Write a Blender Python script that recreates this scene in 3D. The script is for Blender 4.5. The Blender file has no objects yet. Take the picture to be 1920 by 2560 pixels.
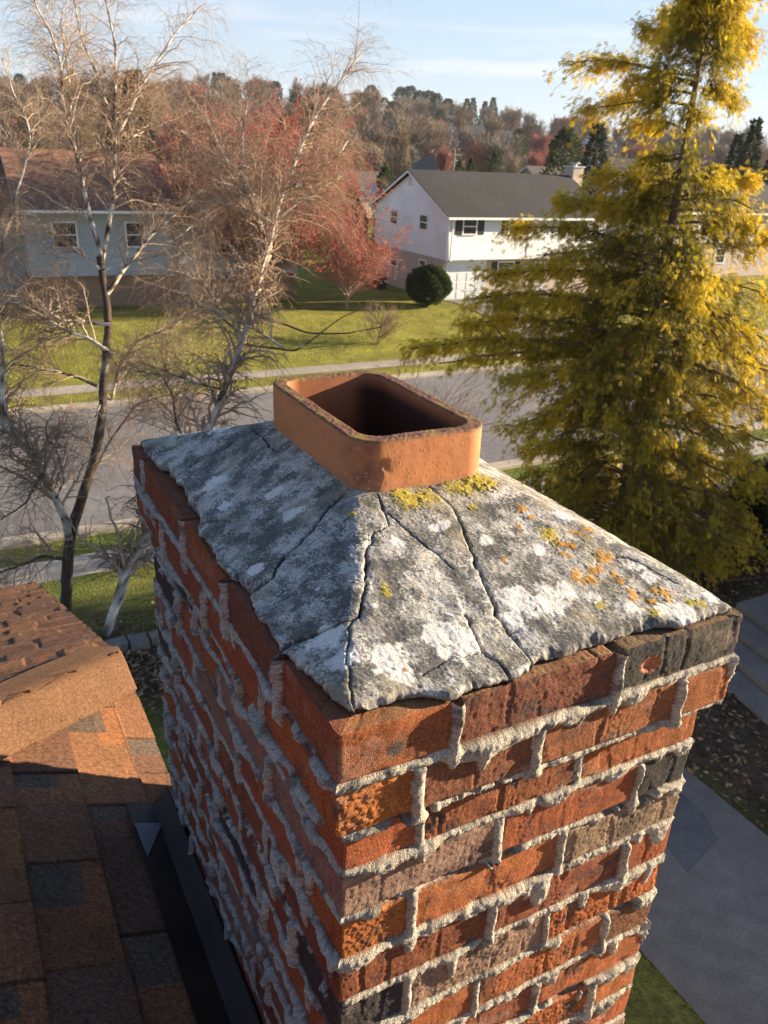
import bpy, math, random
import numpy as np
from mathutils import Vector, Matrix

S = bpy.context.scene
COL = S.collection
R_ = math.radians
rng = np.random.default_rng(7)
random.seed(7)

# ------------------------------------------------------------------ camera
CP = np.array([-0.25978, -0.53791, 0.49150])
CR = np.array([0.88384948, -0.46575501, 0.04338633])
CU = np.array([0.15339189, 0.37620557, 0.91375067])
CF = np.array([0.44190613, 0.80096294, -0.40395214])
FPX = 2036.76
cam = bpy.data.cameras.new("camera")
cam_o = bpy.data.objects.new("camera", cam)
COL.objects.link(cam_o)
cam_o.matrix_world = Matrix(((CR[0], CU[0], -CF[0], CP[0]), (CR[1], CU[1], -CF[1], CP[1]),
                             (CR[2], CU[2], -CF[2], CP[2]), (0, 0, 0, 1)))
cam.sensor_fit = 'VERTICAL'
cam.sensor_height = 36.0
cam.sensor_width = 27.0
cam.lens = 36.0 * FPX / 2560.0
cam.clip_start = 0.02
cam.clip_end = 6000
cam.dof.use_dof = True
cam.dof.focus_distance = 0.95
cam.dof.aperture_fstop = 20.0
S.camera = cam_o

# ------------------------------------------------------------------ light
SUN_EL, SUN_AZ = R_(14.0), R_(-11.0)
SD = np.array([math.cos(SUN_EL) * math.cos(SUN_AZ), math.cos(SUN_EL) * math.sin(SUN_AZ), math.sin(SUN_EL)])
sun = bpy.data.lights.new("sun", 'SUN')
sun.energy = 5.0
sun.angle = R_(0.55)
sun.color = (1.0, 0.81, 0.57)
sun_o = bpy.data.objects.new("sun", sun)
COL.objects.link(sun_o)
sun_o.rotation_euler = Vector(SD).to_track_quat('Z', 'Y').to_euler()

W = bpy.data.worlds.new("World")
S.world = W
W.use_nodes = True
wn, wl = W.node_tree.nodes, W.node_tree.links
bg = wn['Background']
sky = wn.new('ShaderNodeTexSky')
sky.sky_type = 'NISHITA'
sky.sun_disc = False
sky.sun_elevation = SUN_EL
sky.sun_rotation = math.pi / 2 - SUN_AZ
sky.altitude = 100
sky.air_density = 1.0
sky.dust_density = 0.1
sky.ozone_density = 4.0
bg.inputs['Strength'].default_value = 0.061
# thin cloud bank low over the horizon
tc = wn.new('ShaderNodeTexCoord')
mp = wn.new('ShaderNodeMapping'); mp.inputs['Scale'].default_value = (1.6, 1.6, 17.0)
nz = wn.new('ShaderNodeTexNoise'); nz.inputs['Scale'].default_value = 2.3; nz.inputs['Detail'].default_value = 7; nz.inputs['Roughness'].default_value = 0.55
rp = wn.new('ShaderNodeValToRGB'); rp.color_ramp.elements[0].position = 0.50; rp.color_ramp.elements[1].position = 0.68
sep = wn.new('ShaderNodeSeparateXYZ')
mr = wn.new('ShaderNodeMapRange'); mr.inputs[1].default_value = 0.17; mr.inputs[2].default_value = 0.04; mr.inputs[3].default_value = 0.0; mr.inputs[4].default_value = 0.8
mm = wn.new('ShaderNodeMath'); mm.operation = 'MULTIPLY'; mm.use_clamp = True
mx = wn.new('ShaderNodeMixRGB'); mx.inputs[2].default_value = (5.2, 5.0, 5.0, 1)
wl.new(tc.outputs['Generated'], mp.inputs[0]); wl.new(mp.outputs[0], nz.inputs['Vector'])
wl.new(nz.outputs[0], rp.inputs[0]); wl.new(tc.outputs['Generated'], sep.inputs[0])
wl.new(sep.outputs[2], mr.inputs[0]); wl.new(rp.outputs[0], mm.inputs[0]); wl.new(mr.outputs[0], mm.inputs[1])
tint = wn.new('ShaderNodeMixRGB'); tint.blend_type = 'MULTIPLY'; tint.inputs[0].default_value = 1; tint.inputs[2].default_value = (1.0, .98, 1.03, 1)
# pale veil of high haze towards the horizon
vr = wn.new('ShaderNodeMapRange'); vr.interpolation_type = 'SMOOTHSTEP'; vr.inputs[1].default_value = 0.42; vr.inputs[2].default_value = -0.02; vr.inputs[3].default_value = 0.12; vr.inputs[4].default_value = 0.85
veil = wn.new('ShaderNodeMixRGB'); veil.inputs[2].default_value = (3.3, 3.75, 4.2, 1)
wl.new(sky.outputs[0], tint.inputs[1]); wl.new(sep.outputs[2], vr.inputs[0]); wl.new(vr.outputs[0], veil.inputs[0]); wl.new(tint.outputs[0], veil.inputs[1])
wl.new(mm.outputs[0], mx.inputs[0]); wl.new(veil.outputs[0], mx.inputs[1]); wl.new(mx.outputs[0], bg.inputs[0])

S.view_settings.view_transform = 'Standard'
S.view_settings.look = 'None'
S.view_settings.exposure = 1.86
S.view_settings.gamma = 1.0
S.render.engine = 'CYCLES'
S.cycles.use_denoising = True
S.cycles.max_bounces = 6
S.cycles.diffuse_bounces = 3
S.cycles.transparent_max_bounces = 8
S.cycles.sample_clamp_indirect = 4.0

# ------------------------------------------------------------------ helpers
def at(x, y, depth):
    return CP + depth * (CF + (x - 960.0) / FPX * CR + (1280.0 - y) / FPX * CU)

def _hash(ix, iy, seed):
    h = (ix.astype(np.int64) * 374761393 + iy.astype(np.int64) * 668265263 + seed * 1442695041) & 0xFFFFFFFF
    h = ((h ^ (h >> 13)) * 1274126177) & 0xFFFFFFFF
    h = ((h ^ (h >> 16)) * 2246822519) & 0xFFFFFFFF
    return (h ^ (h >> 15)) & 0xFFFFFFFF

def n2(x, y, seed=0):
    """2D gradient noise, about -0.7..0.7"""
    x = np.asarray(x, float); y = np.asarray(y, float)
    x, y = np.broadcast_arrays(x, y)
    ix, iy = np.floor(x), np.floor(y)
    fx, fy = x - ix, y - iy
    u = fx * fx * fx * (fx * (fx * 6 - 15) + 10); v = fy * fy * fy * (fy * (fy * 6 - 15) + 10)
    def g(dx, dy):
        a = _hash(ix + dx, iy + dy, seed) * (2 * math.pi / 4294967296.0)
        return np.cos(a) * (fx - dx) + np.sin(a) * (fy - dy)
    a = g(0, 0); b = g(1, 0); c = g(0, 1); d = g(1, 1)
    return (a * (1 - u) + b * u) * (1 - v) + (c * (1 - u) + d * u) * v

def fbm(x, y, oct=4, seed=0, gain=0.5):
    t = 0; a = 1.0; f = 1.0
    for o in range(oct):
        t = t + a * n2(x * f, y * f, seed + o * 17); a *= gain; f *= 2.03
    return t

def sst(a, b, x):
    t = np.clip((x - a) / (b - a), 0, 1); return t * t * (3 - 2 * t)

def lerp(a, b, t):
    return a + (b - a) * t

def tag(o, label=None, cat=None, group=None, kind=None):
    if label: o['label'] = label
    if cat: o['category'] = cat
    if group: o['group'] = group
    if kind: o['kind'] = kind
    return o

def empty(name, loc, label=None, cat=None, group=None):
    o = bpy.data.objects.new(name, None); COL.objects.link(o)
    o.location = [float(c) for c in loc]; o.empty_display_size = 0.3
    return tag(o, label, cat, group)

def mesh_obj(name, V, F, mat, parent=None, col=None, smooth=False):
    """V: (n,3) world coordinates; F: (m,3|4) index array or list of lists; parent's own location is taken off"""
    me = bpy.data.meshes.new(name)
    V = np.asarray(V, np.float32)
    if isinstance(F, np.ndarray):
        k = F.shape[1]; m = F.shape[0]
        me.vertices.add(len(V)); me.vertices.foreach_set('co', V.ravel())
        me.loops.add(m * k); me.loops.foreach_set('vertex_index', F.astype(np.int32).ravel())
        me.polygons.add(m); me.polygons.foreach_set('loop_start', np.arange(0, m * k, k, dtype=np.int32))
        me.polygons.foreach_set('loop_total', np.full(m, k, np.int32))
        me.update(calc_edges=True); me.validate()
    else:
        me.from_pydata(V.tolist(), [], F); me.update()
    if col is not None:
        c = np.ones((len(V), 4), np.float32); c[:, :3] = col
        a = me.attributes.new('Col', 'FLOAT_COLOR', 'POINT'); a.data.foreach_set('color', c.ravel())
    if smooth:
        me.polygons.foreach_set('use_smooth', np.ones(len(me.polygons), bool))
    if mat: me.materials.append(mat)
    o = bpy.data.objects.new(name, me); COL.objects.link(o)
    if parent is not None:
        o.parent = parent
        loc = np.array(parent.location, np.float32); pp = parent.parent
        while pp is not None:
            loc = loc + np.array(pp.location, np.float32); pp = pp.parent
        co = V - loc; me.vertices.foreach_set('co', co.ravel()); me.update()
    return o

def settle(o):
    """move a mesh object's origin to the base of its geometry"""
    n = len(o.data.vertices); co = np.empty(n * 3, np.float32); o.data.vertices.foreach_get('co', co); co = co.reshape(-1, 3)
    b = np.array([(co[:, 0].min() + co[:, 0].max()) / 2, (co[:, 1].min() + co[:, 1].max()) / 2, co[:, 2].min()], np.float32)
    o.data.vertices.foreach_set('co', (co - b).ravel()); o.data.update(); o.location = [float(c) for c in b]
    return o

class MB:
    def __init__(s): s.v = []; s.f = []
    def box(s, a, b):
        x0, y0, z0 = a; x1, y1, z1 = b; n = len(s.v)
        s.v += [(x0, y0, z0), (x1, y0, z0), (x1, y1, z0), (x0, y1, z0), (x0, y0, z1), (x1, y0, z1), (x1, y1, z1), (x0, y1, z1)]
        s.f += [[n + i for i in q] for q in ((0, 3, 2, 1), (4, 5, 6, 7), (0, 1, 5, 4), (1, 2, 6, 5), (2, 3, 7, 6), (3, 0, 4, 7))]
        return s
    def poly(s, pts, flip=False):
        n = len(s.v); s.v += [tuple(q) for q in pts]; r = list(range(n, n + len(pts)))
        s.f.append(r[::-1] if flip else r); return s
    def prism(s, pts, d):
        """extrude a planar polygon by vector d"""
        n = len(s.v); k = len(pts)
        s.v += [tuple(q) for q in pts] + [tuple(np.array(q) + np.array(d)) for q in pts]
        s.f += [list(range(n, n + k))[::-1], list(range(n + k, n + 2 * k))]
        s.f += [[n + i, n + (i + 1) % k, n + k + (i + 1) % k, n + k + i] for i in range(k)]
        return s
    def cyl(s, c0, c1, r0, r1, k=16):
        c0 = np.array(c0, float); c1 = np.array(c1, float); d = c1 - c0; d /= np.linalg.norm(d)
        a = np.cross(d, (0.3, 0.9, 0.1)); a /= np.linalg.norm(a); b = np.cross(d, a); n = len(s.v)
        for c, r in ((c0, r0), (c1, r1)):
            for i in range(k):
                t = 2 * math.pi * i / k; s.v.append(tuple(c + r * (math.cos(t) * a + math.sin(t) * b)))
        s.f += [[n + i, n + (i + 1) % k, n + k + (i + 1) % k, n + k + i] for i in range(k)]
        s.f += [list(range(n, n + k))[::-1], list(range(n + k, n + 2 * k))]
        return s
    def build(s, name, mat, parent=None, bevel=0):
        o = mesh_obj(name, np.array(s.v), s.f, mat, parent)
        if bevel:
            m = o.modifiers.new('bevel', 'BEVEL'); m.width = bevel; m.segments = 2; m.limit_method = 'ANGLE'
        return o

def quads(n, m, wrap=False):
    i = np.arange(n - 1)[:, None]; j = np.arange(m if wrap else m - 1)[None, :]
    j2 = (j + 1) % m
    return np.stack([i * m + j, i * m + j2, (i + 1) * m + j2, (i + 1) * m + j], -1).reshape(-1, 4)

def sub_mesh(V, F, C=None):
    used = np.unique(F); mp_ = np.full(len(V), -1, np.int64); mp_[used] = np.arange(len(used))
    return V[used], mp_[F], (None if C is None else C[used])

def tubes(P, Rr, k=5):
    """P (T,K,3) polylines, Rr (T,K) radii -> verts, quads"""
    T, K = Rr.shape
    tan = np.gradient(P, axis=1); tan /= (np.linalg.norm(tan, axis=2, keepdims=True) + 1e-9)
    ref = np.where(np.abs(tan[:, 0, 2:3]) > 0.8, np.array([1.0, 0, 0]), np.array([0, 0, 1.0]))
    a = np.empty_like(tan); c = np.cross(tan[:, 0], ref)
    for j in range(K):                      # carry the frame along so that the tube does not twist
        c = c - (c * tan[:, j]).sum(1, keepdims=True) * tan[:, j]; c = c / (np.linalg.norm(c, axis=1, keepdims=True) + 1e-9); a[:, j] = c
    b = np.cross(tan, a)
    th = np.arange(k) * 2 * math.pi / k
    V = P[:, :, None, :] + Rr[:, :, None, None] * (np.cos(th)[None, None, :, None] * a[:, :, None, :] + np.sin(th)[None, None, :, None] * b[:, :, None, :])
    base = (np.arange(T) * K * k)[:, None, None]
    i = np.arange(K - 1)[None, :, None]; j = np.arange(k)[None, None, :]; j2 = (j + 1) % k
    F = np.stack([base + i * k + j, base + i * k + j2, base + (i + 1) * k + j2, base + (i + 1) * k + j], -1).reshape(-1, 4)
    return V.reshape(-1, 3), F

def resample(pts, K):
    pts = np.asarray(pts, float); d = np.r_[0, np.cumsum(np.linalg.norm(np.diff(pts, axis=0), axis=1))]
    # smooth by Catmull-Rom style interpolation of the coordinates
    t = np.linspace(0, d[-1], K); out = np.stack([np.interp(t, d, pts[:, c]) for c in range(3)], 1)
    for _ in range(2):
        out[1:-1] = 0.25 * out[:-2] + 0.5 * out[1:-1] + 0.25 * out[2:]
    return out

# ------------------------------------------------------------------ materials
def new_mat(name):
    m = bpy.data.materials.new(name); m.use_nodes = True
    return m, m.node_tree.nodes, m.node_tree.links, m.node_tree.nodes['Principled BSDF']

def plain(name, c, rough=0.7, var=0.15, scale=6.0, bump=0.0, bscale=60.0, metal=0.0, spec=0.3, coord='Object'):
    m, N, L, P = new_mat(name)
    P.inputs['Roughness'].default_value = rough; P.inputs['Metallic'].default_value = metal
    P.inputs['Specular IOR Level'].default_value = spec
    t = N.new('ShaderNodeTexCoord'); nz = N.new('ShaderNodeTexNoise'); nz.inputs['Scale'].default_value = scale; nz.inputs['Detail'].default_value = 6
    L.new(t.outputs[coord], nz.inputs['Vector'])
    mr = N.new('ShaderNodeMapRange'); mr.inputs[1].default_value = 0.3; mr.inputs[2].default_value = 0.7
    mr.inputs[3].default_value = 1 - var; mr.inputs[4].default_value = 1 + var
    L.new(nz.outputs[0], mr.inputs[0])
    mx = N.new('ShaderNodeMixRGB'); mx.blend_type = 'MULTIPLY'; mx.inputs[0].default_value = 1; mx.inputs[1].default_value = (*c, 1)
    L.new(mr.outputs[0], mx.inputs[2]); L.new(mx.outputs[0], P.inputs['Base Color'])
    if bump:
        n3 = N.new('ShaderNodeTexNoise'); n3.inputs['Scale'].default_value = bscale; n3.inputs['Detail'].default_value = 4
        L.new(t.outputs[coord], n3.inputs['Vector'])
        b = N.new('ShaderNodeBump'); b.inputs['Strength'].default_value = bump; b.inputs['Distance'].default_value = 0.02
        L.new(n3.outputs[0], b.inputs['Height']); L.new(b.outputs[0], P.inputs['Normal'])
    return m

def attr_mat(name, rough=0.85, var=0.25, scale=350.0, bump=0.3, bscale=500.0, bdist=0.002, spec=0.25, transl=0.0):
    """colour from the mesh's own Col attribute, broken up by fine grain"""
    m, N, L, P = new_mat(name)
    P.inputs['Roughness'].default_value = rough; P.inputs['Specular IOR Level'].default_value = spec
    a = N.new('ShaderNodeAttribute'); a.attribute_name = 'Col'
    t = N.new('ShaderNodeTexCoord')
    out = a.outputs['Color']
    if var:
        nz = N.new('ShaderNodeTexNoise'); nz.inputs['Scale'].default_value = scale; nz.inputs['Detail'].default_value = 4
        L.new(t.outputs['Object'], nz.inputs['Vector'])
        mr = N.new('ShaderNodeMapRange'); mr.inputs[1].default_value = 0.32; mr.inputs[2].default_value = 0.68
        mr.inputs[3].default_value = 1 - var; mr.inputs[4].default_value = 1 + var
        L.new(nz.outputs[0], mr.inputs[0])
        mx = N.new('ShaderNodeMixRGB'); mx.blend_type = 'MULTIPLY'; mx.inputs[0].default_value = 1
        L.new(a.outputs['Color'], mx.inputs[1]); L.new(mr.outputs[0], mx.inputs[2]); out = mx.outputs[0]
    L.new(out, P.inputs['Base Color'])
    if bump:
        n3 = N.new('ShaderNodeTexNoise'); n3.inputs['Scale'].default_value = bscale; n3.inputs['Detail'].default_value = 5
        L.new(t.outputs['Object'], n3.inputs['Vector'])
        b = N.new('ShaderNodeBump'); b.inputs['Strength'].default_value = bump; b.inputs['Distance'].default_value = bdist
        L.new(n3.outputs[0], b.inputs['Height']); L.new(b.outputs[0], P.inputs['Normal'])
    if transl:
        tr = N.new('ShaderNodeBsdfTranslucent'); L.new(out, tr.inputs['Color'])
        ms = N.new('ShaderNodeMixShader'); ms.inputs[0].default_value = transl
        L.new(P.outputs[0], ms.inputs[1]); L.new(tr.outputs[0], ms.inputs[2]); L.new(ms.outputs[0], N['Material Output'].inputs['Surface'])
    return m

M_BRICK = attr_mat('brick clay', 0.92, 0.34, 520, 0.6, 760, 0.002)
M_MORTAR = attr_mat('lime mortar', 0.97, 0.30, 520, 0.9, 620, 0.004)
M_CROWN = attr_mat('cement wash', 0.95, 0.25, 600, 0.6, 700, 0.002)
M_FLUE = attr_mat('fired clay', 0.75, 0.08, 200, 0.12, 500, 0.001)
M_SHINGLE = attr_mat('asphalt shingle', 0.9, 0.55, 520, 0.7, 600, 0.002)
M_LEAF = attr_mat('foliage', 0.6, 0.0, 1, 0.0, 1, 0, 0.2, 0.42)
M_BARK = attr_mat('bark', 0.85, 0.2, 30, 0.3, 60, 0.01)
M_TWIG = attr_mat('twigs', 0.8, 0.0, 1, 0, 1, 0)

# ================================================================== CHIMNEY
LX, LY, INS, CM, CB = 0.5424, 0.8650, 0.0175, 0.0677, 0.0570
chim = empty('brick_chimney', (LX / 2, LY / 2, -6.8),
             'weathered red brick chimney with squeezed grey mortar and cracked lichen covered cement cap', 'chimney')
# joint positions in world x (front) and world y (left face) per course, read off the real bond
FJ = {1: [.131, .344], 2: [.091, .242, .453], 3: [.110, .327], 4: [.219, .435], 5: [.107, .323], 6: [.223, .438],
      7: [.109, .319], 8: [.216, .432], 9: [.108, .322], 10: [.220, .434]}
LJ = {1: [.143, .325, .523, .785], 2: [.204, .430, .663], 3: [.110, .330, .545, .770], 4: [.225, .439, .655],
      5: [.132, .349, .578, .802], 6: [.251, .460, .690], 7: [.147, .360, .575, .79], 8: [.251, .482, .700],
      9: [.142, .349, .587, .80], 10: [.243, .464, .684], 11: [.12, .317, .53, .76], 12: [.24, .457, .670]}
PAL = {'O': (.300, .094, .032), 'M': (.220, .074, .032), 'D': (.165, .068, .034), 'K': (.046, .040, .035), 'G': (.255, .165, .105), 'R': (.345, .110, .030)}
FT = {1: 'ODK', 2: 'RDMO', 3: 'OMO', 4: 'GOK', 5: 'ROG', 6: 'MMO', 7: 'KGR', 8: 'OOD', 9: 'OMO', 10: 'MRO'}
LT = {1: 'OKOOD', 2: 'OOMM', 3: 'OORKM', 4: 'GGOK', 5: 'ROGOM', 6: 'OMOK', 7: 'KMOGK', 8: 'OKMR', 9: 'OGOMO', 10: 'MGRO', 11: 'OMGOR', 12: 'GOMO'}
LT[1] = 'ODOMD'

def chimney_shell():
    Wd, Dp = LX - 2 * INS, LY - 2 * INS
    fine, coarse = 0.0017, 0.006
    aL = np.linspace(0, Dp, int(Dp / fine) + 1); aF = np.linspace(0, Wd, int(Wd / fine) + 1)
    aR = np.linspace(0, Dp, int(Dp / coarse) + 1); aB = np.linspace(0, Wd, int(Wd / coarse) + 1)
    z = np.r_[np.arange(-6.9, -1.7, 0.020), np.arange(-1.7, -0.98, 0.0055), np.arange(-0.98, 0.0, 0.0017), 0.0]
    led = np.arange(0.0017, 0.062, 0.0017)                 # rows over the ledge, by inward distance
    zz = np.r_[z, np.zeros(len(led))]; inn = np.r_[np.zeros(len(z)), led]
    nt = len(zz); crs = np.clip(np.floor(-zz / CM).astype(int) + 1, 1, 400); crs[len(z):] = 1
    corb = INS * sst(-2 * CM - 0.003, -2 * CM + 0.001, zz); corb[zz < -2 * CM - 0.003] = 0
    parts = []; soff = 0.0
    r2 = random.Random(3); brick_rand = {}
    def rnd(key):
        if key not in brick_rand:
            brick_rand[key] = (r2.random(), r2.random(), r2.random(), r2.random(), r2.choice('OOOMMOGKDRM'))
        return brick_rand[key]
    for fi, (a, Lf) in enumerate(((aL, Dp), (aF, Wd), (aR, Dp), (aB, Wd))):
        na = len(a); A = np.broadcast_to(a[None, :], (nt, na)); Z = np.broadcast_to(zz[:, None], (nt, na))
        G = np.clip(1 - (Lf - a) / 0.09, 0, 1) - np.clip(1 - a / 0.09, 0, 1)
        # pattern coordinate: world y on the long faces, world x on the short ones
        wpos = a[None, :] + corb[:, None] * G[None, :] + INS
        if fi == 0: wpos = LY - wpos
        if fi == 3: wpos = LX - wpos
        s = soff + A; soff += Lf
        amp = (1.22, 1.0, 1.0, 1.0)[fi]; lum = (.48, .52, .6, .6)[fi]
        hb = np.full((nt, na), -0.02); dd = np.zeros((nt, na)); colr = np.zeros((nt, na, 3)); rough = np.zeros((nt, na)); hm = np.full((nt, na), -0.05)
        wob = 0.0012 * fbm(s * 45, Z * 45, 2, 5)
        wobb = 0.0022 * n2(s * 11, np.round(-Z / CM) * 7.3, 8)
        long_ = fi in (0, 2); Ltot = LY if long_ else LX
        for k in np.unique(crs):
            rows = np.where(crs == k)[0]; r0, r1 = rows[0], rows[-1] + 1
            J = (LJ if long_ else FJ).get(int(k))
            if J is None or fi > 1:
                base = [.11, .325] if (k % 2) else [.219, .433]
                if long_: base = [.135, .349, .563, .777] if (k % 2) else [.243, .457, .671]
                J = [q + r2.uniform(-.008, .008) for q in base]
            T = (FT if fi == 1 else LT if fi == 0 else {}).get(int(k))
            JJ = np.array([-9.0] + list(J) + [9.0]); w = wpos[r0:r1]
            idx = np.clip(np.searchsorted(JJ, w) - 1, 0, len(J))
            dend = np.minimum(w - JJ[idx], JJ[idx + 1] - w) - 0.0048
            ztop = -(k - 1) * CM; Zs = Z[r0:r1]
            dbed = np.minimum(ztop - Zs if k > 1 else np.full_like(Zs, 9.0), Zs - (ztop - CB))
            dbed = np.where((inn[r0:r1] > 0)[:, None], 9.0, dbed)
            d = np.minimum(dend, dbed) + wob[r0:r1]
            c = np.zeros(d.shape + (3,)); off = np.zeros(d.shape); rg = np.zeros(d.shape)
            for b in range(len(J) + 1):
                # the brick at a corner is the same brick on both faces
                if fi == 0 and b == 0: key = (k, 'near')
                elif fi == 1 and b == 0: key = (k, 'near')
                elif fi == 1 and b == len(J) or fi == 2 and b == 0: key = (k, 'right')
                else: key = (k, fi, b)
                q = rnd(key); t = T[b] if T and b < len(T) else q[4]
                if key[1] == 'near' and FT.get(int(k)): t = FT[int(k)][0]
                if k == 1 and fi == 1 and b == 2: t = 'K'
                sel = idx == b; base = np.array(PAL[t]) * (0.85 + 0.3 * q[0]) * np.array([1, 0.9 + .2 * q[1], 1])
                c[sel] = base; off[sel] = (q[2] - .5) * 0.0035
                rg[sel] = {'R': 1.0, 'D': .5, 'K': .5, 'O': .18, 'M': .35, 'G': .55}[t] * (0.7 + .6 * q[3])
                if t in 'OM':   # smooth half and rough half on many bricks
                    rg[sel] += 0.5 * np.clip(n2(s[r0:r1][sel] * 16 + q[0] * 50, Zs[sel] * 9, 31) * 3, 0, 1)
            prof = np.where(d > 0.0035, 0, np.where(d > 0, -0.0035 * (1 - np.sqrt(np.clip(1 - (1 - d / 0.0035) ** 2, 0, 1))), -0.0035 + d * 5))
            hb[r0:r1] = np.maximum(off + prof, -0.016); dd[r0:r1] = d; colr[r0:r1] = c; rough[r0:r1] = rg
            # head joints: squeezed ropes of mortar
            for ji, j in enumerate(J):
                q = rnd(('h', k, fi, ji))
                wz = 0.0026 * n2(Zs * 28, 0 * Zs + k * 3.1 + ji, 11)
                dx = w - j - wz
                half = (0.0052 + 0.003 * q[0] + 0.002 * n2(Zs * 40, 0 * Zs + k + ji * 9, 13)) * (1.15 if fi == 0 else 1.0)
                Aj = (0.0025 + 0.0075 * q[1]) * amp * (1 + .8 * n2(Zs * 30, 0 * Zs + ji * 5 + k, 14))
                zc = (Zs - ztop + CB / 2) / (CB / 2)       # -1 at the bottom, 1 at the top of the course
                drip = 0.3 + 0.8 * q[2]
                ends = sst(-1.0 - drip, -0.9 - drip + .25, zc) * sst(1.25, 1.05, zc)
                if k == 1: ends = sst(-1.0 - drip, -0.9 - drip + .25, zc)
                bulb = 1 + 1.0 * np.exp(-((zc + 0.9 + drip * .6) / .25) ** 2) * (q[3] > .45)
                pr = np.where(np.abs(dx) < half * bulb, -0.004 + (Aj + 0.004) * np.sqrt(np.clip(1 - (dx / (half * bulb)) ** 2, 0, 1)), -0.05)
                if q[3] < .06 and fi != 1: pr -= 0.014        # raked out
                pr = np.where(ends > .35, pr, -0.05)
                if k == 1: pr = np.where((inn[r0:r1] > 0)[:, None], -0.05, pr)
                hm[r0:r1] = np.maximum(hm[r0:r1], pr)
                # the drip over the course below
                rb = r0 - max(1, int(0.022 / 0.0017))
                if rb > 0 and k < 14:
                    Zb = Z[rb:r0]; wb = wpos[rb:r0]; dz_ = (ztop - CM + 0.004 - Zb) / (0.012 + 0.016 * q[2])
                    hb2 = half.mean() * (1.1 + .4 * q[3]) * np.sqrt(np.clip(1 - dz_ ** 2, 0, 1))
                    dxb = wb - j - 0.0026 * n2(Zb * 28, 0 * Zb + k * 3.1 + ji, 11)
                    prb = np.where((np.abs(dxb) < hb2) & (dz_ > -.2), Aj.mean() * np.sqrt(np.clip(1 - (dxb / (hb2 + 1e-6)) ** 2, 0, 1)) * np.sqrt(np.clip(1 - dz_ ** 2, 0, 1)), -0.05)
                    if k == 2: prb = np.where(Zb < -2 * CM - .004, prb + INS * .6 * (fi < 2), prb)
                    if q[1] > .35 and k != 2: hm[rb:r0] = np.maximum(hm[rb:r0], prb)
        # bed joints
        kb = np.clip(np.floor((-Z + 0.012) / CM), 0, 400)           # joint kb lies under course kb
        for kk in (0,):
            zj = -(kb - 1) * CM - CB - 0.0053
            dz = Z - zj - wobb
            lo = n2(s * 8.5, kb * 5.7, 21); lo2 = n2(s * 23, kb * 3.3, 22); lo3 = fbm(s * 70, Z * 70, 2, 23)
            sm = np.clip((s - Dp - 0.30) / 0.15, 0, 1) if fi == 1 else 0 * s
            au = 0.0058 + 0.0022 * lo2
            ad = 0.0066 + 0.003 * lo2 + amp * (0.026 + 0.018 * sm) * np.clip(lo + 0.65 * lo2 - 0.04 + .2 * sm, 0, 1) + 0.0016 * lo3
            cornr = 1 - .75 * (np.exp(-(A / .016) ** 2) + np.exp(-((Lf - A) / .016) ** 2))
            torn = lum * fbm(s * 30, Z * 30 + kb * 4.1, 3, 25)
            Ab = (0.0022 + 0.0125 * np.clip(lo + .35 * lo2 + .45 * torn + .16, 0, 1)) * amp * cornr
            ad = ad * (1 + .55 * np.clip(torn, -.7, 1)) ; au = au * (1 + .35 * n2(s * 52, kb * 2.7, 26))
            tg = n2(s * 34 + 11, kb * 6.3, 28); ad = ad + amp * .034 * sst(.20, .50, tg) * (1 + .6 * lo); Ab = Ab + .003 * sst(.20, .50, tg)
            q = np.where(dz > 0, dz / np.maximum(au, .002), dz / np.maximum(ad, .002))
            pr = np.where(np.abs(q) < 1, -0.004 + (Ab + 0.004) * np.power(np.clip(1 - q * q, 0, 1), 0.36) - .0045 * np.clip(-torn - .12, 0, 1) * 2, -0.05)
            pres = n2(s * 4.6 + 3, kb * 9.1, 27)
            pr = np.where(pres + .5 * torn < -0.27, pr - 0.013, pr)
            pr = np.where((kb < 1) | (inn > 0)[:, None], -0.05, pr)
            pr = np.where((kb == 2) & (fi < 2), pr - 0.004, pr)
            hm = np.maximum(hm, pr)
        hm = hm + np.where(hm > -0.03, lum * 0.0030 * fbm(s * 52, Z * 52, 3, 40) + (.3 + .7 * lum) * 0.0022 * fbm(s * 120, Z * 120, 3, 41) + 0.0013 * fbm(s * 280, Z * 280, 2, 43), 0)
        # brick relief
        near = np.clip(dd / 0.004, 0, 1)
        pit = fbm(s * 210, Z * 210 + inn[:, None] * 210, 3, 51)
        drag = n2(s * 60, Z * 8 + 9, 53)
        pit2 = fbm(s * 85, Z * 85, 3, 57); hb = hb + near * (rough * (0.0017 * pit + 0.0013 * np.minimum(pit2, .12) - 0.0022 * sst(.22, .34, -drag)) + 0.0016 * fbm(s * 22, Z * 22, 2, 55) - 0.0008 * sst(.5, .65, fbm(s * 170, Z * 170, 2, 58)))
        hb = hb - 0.0022 * sst(.012, .0, dd) * np.clip(fbm(s * 38, Z * 38, 3, 59) * 1.6, 0, 1)
        if fi == 1:   # chipped pit showing clay in the dark end brick, and a dark pock in the corner brick
            px = np.hypot((wpos - .395) / .016, (Z + .032) / .011) + .25 * fbm(s * 90, Z * 90, 2, 61)
            hb = hb - 0.006 * sst(1, .2, px)
            colr = np.where((px < 1)[..., None], np.array([.42, .15, .07]), colr)
            p2 = np.hypot((wpos - .062) / .010, (Z + .034) / .008) + .5 * fbm(s * 160, Z * 160, 2, 62)
            colr = np.where((p2 < 1)[..., None], np.array([.07, .05, .04]), colr)
        # arris at the corners and along the top
        for dcorner in (A, Lf - A):
            hb = hb - (inn == 0)[:, None] * 0.0014 * np.clip(1 - dcorner / 0.005, 0, 1) ** 2
        topd = np.clip(1 + Z / 0.006, 0, 1) * (inn == 0)[:, None]
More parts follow.
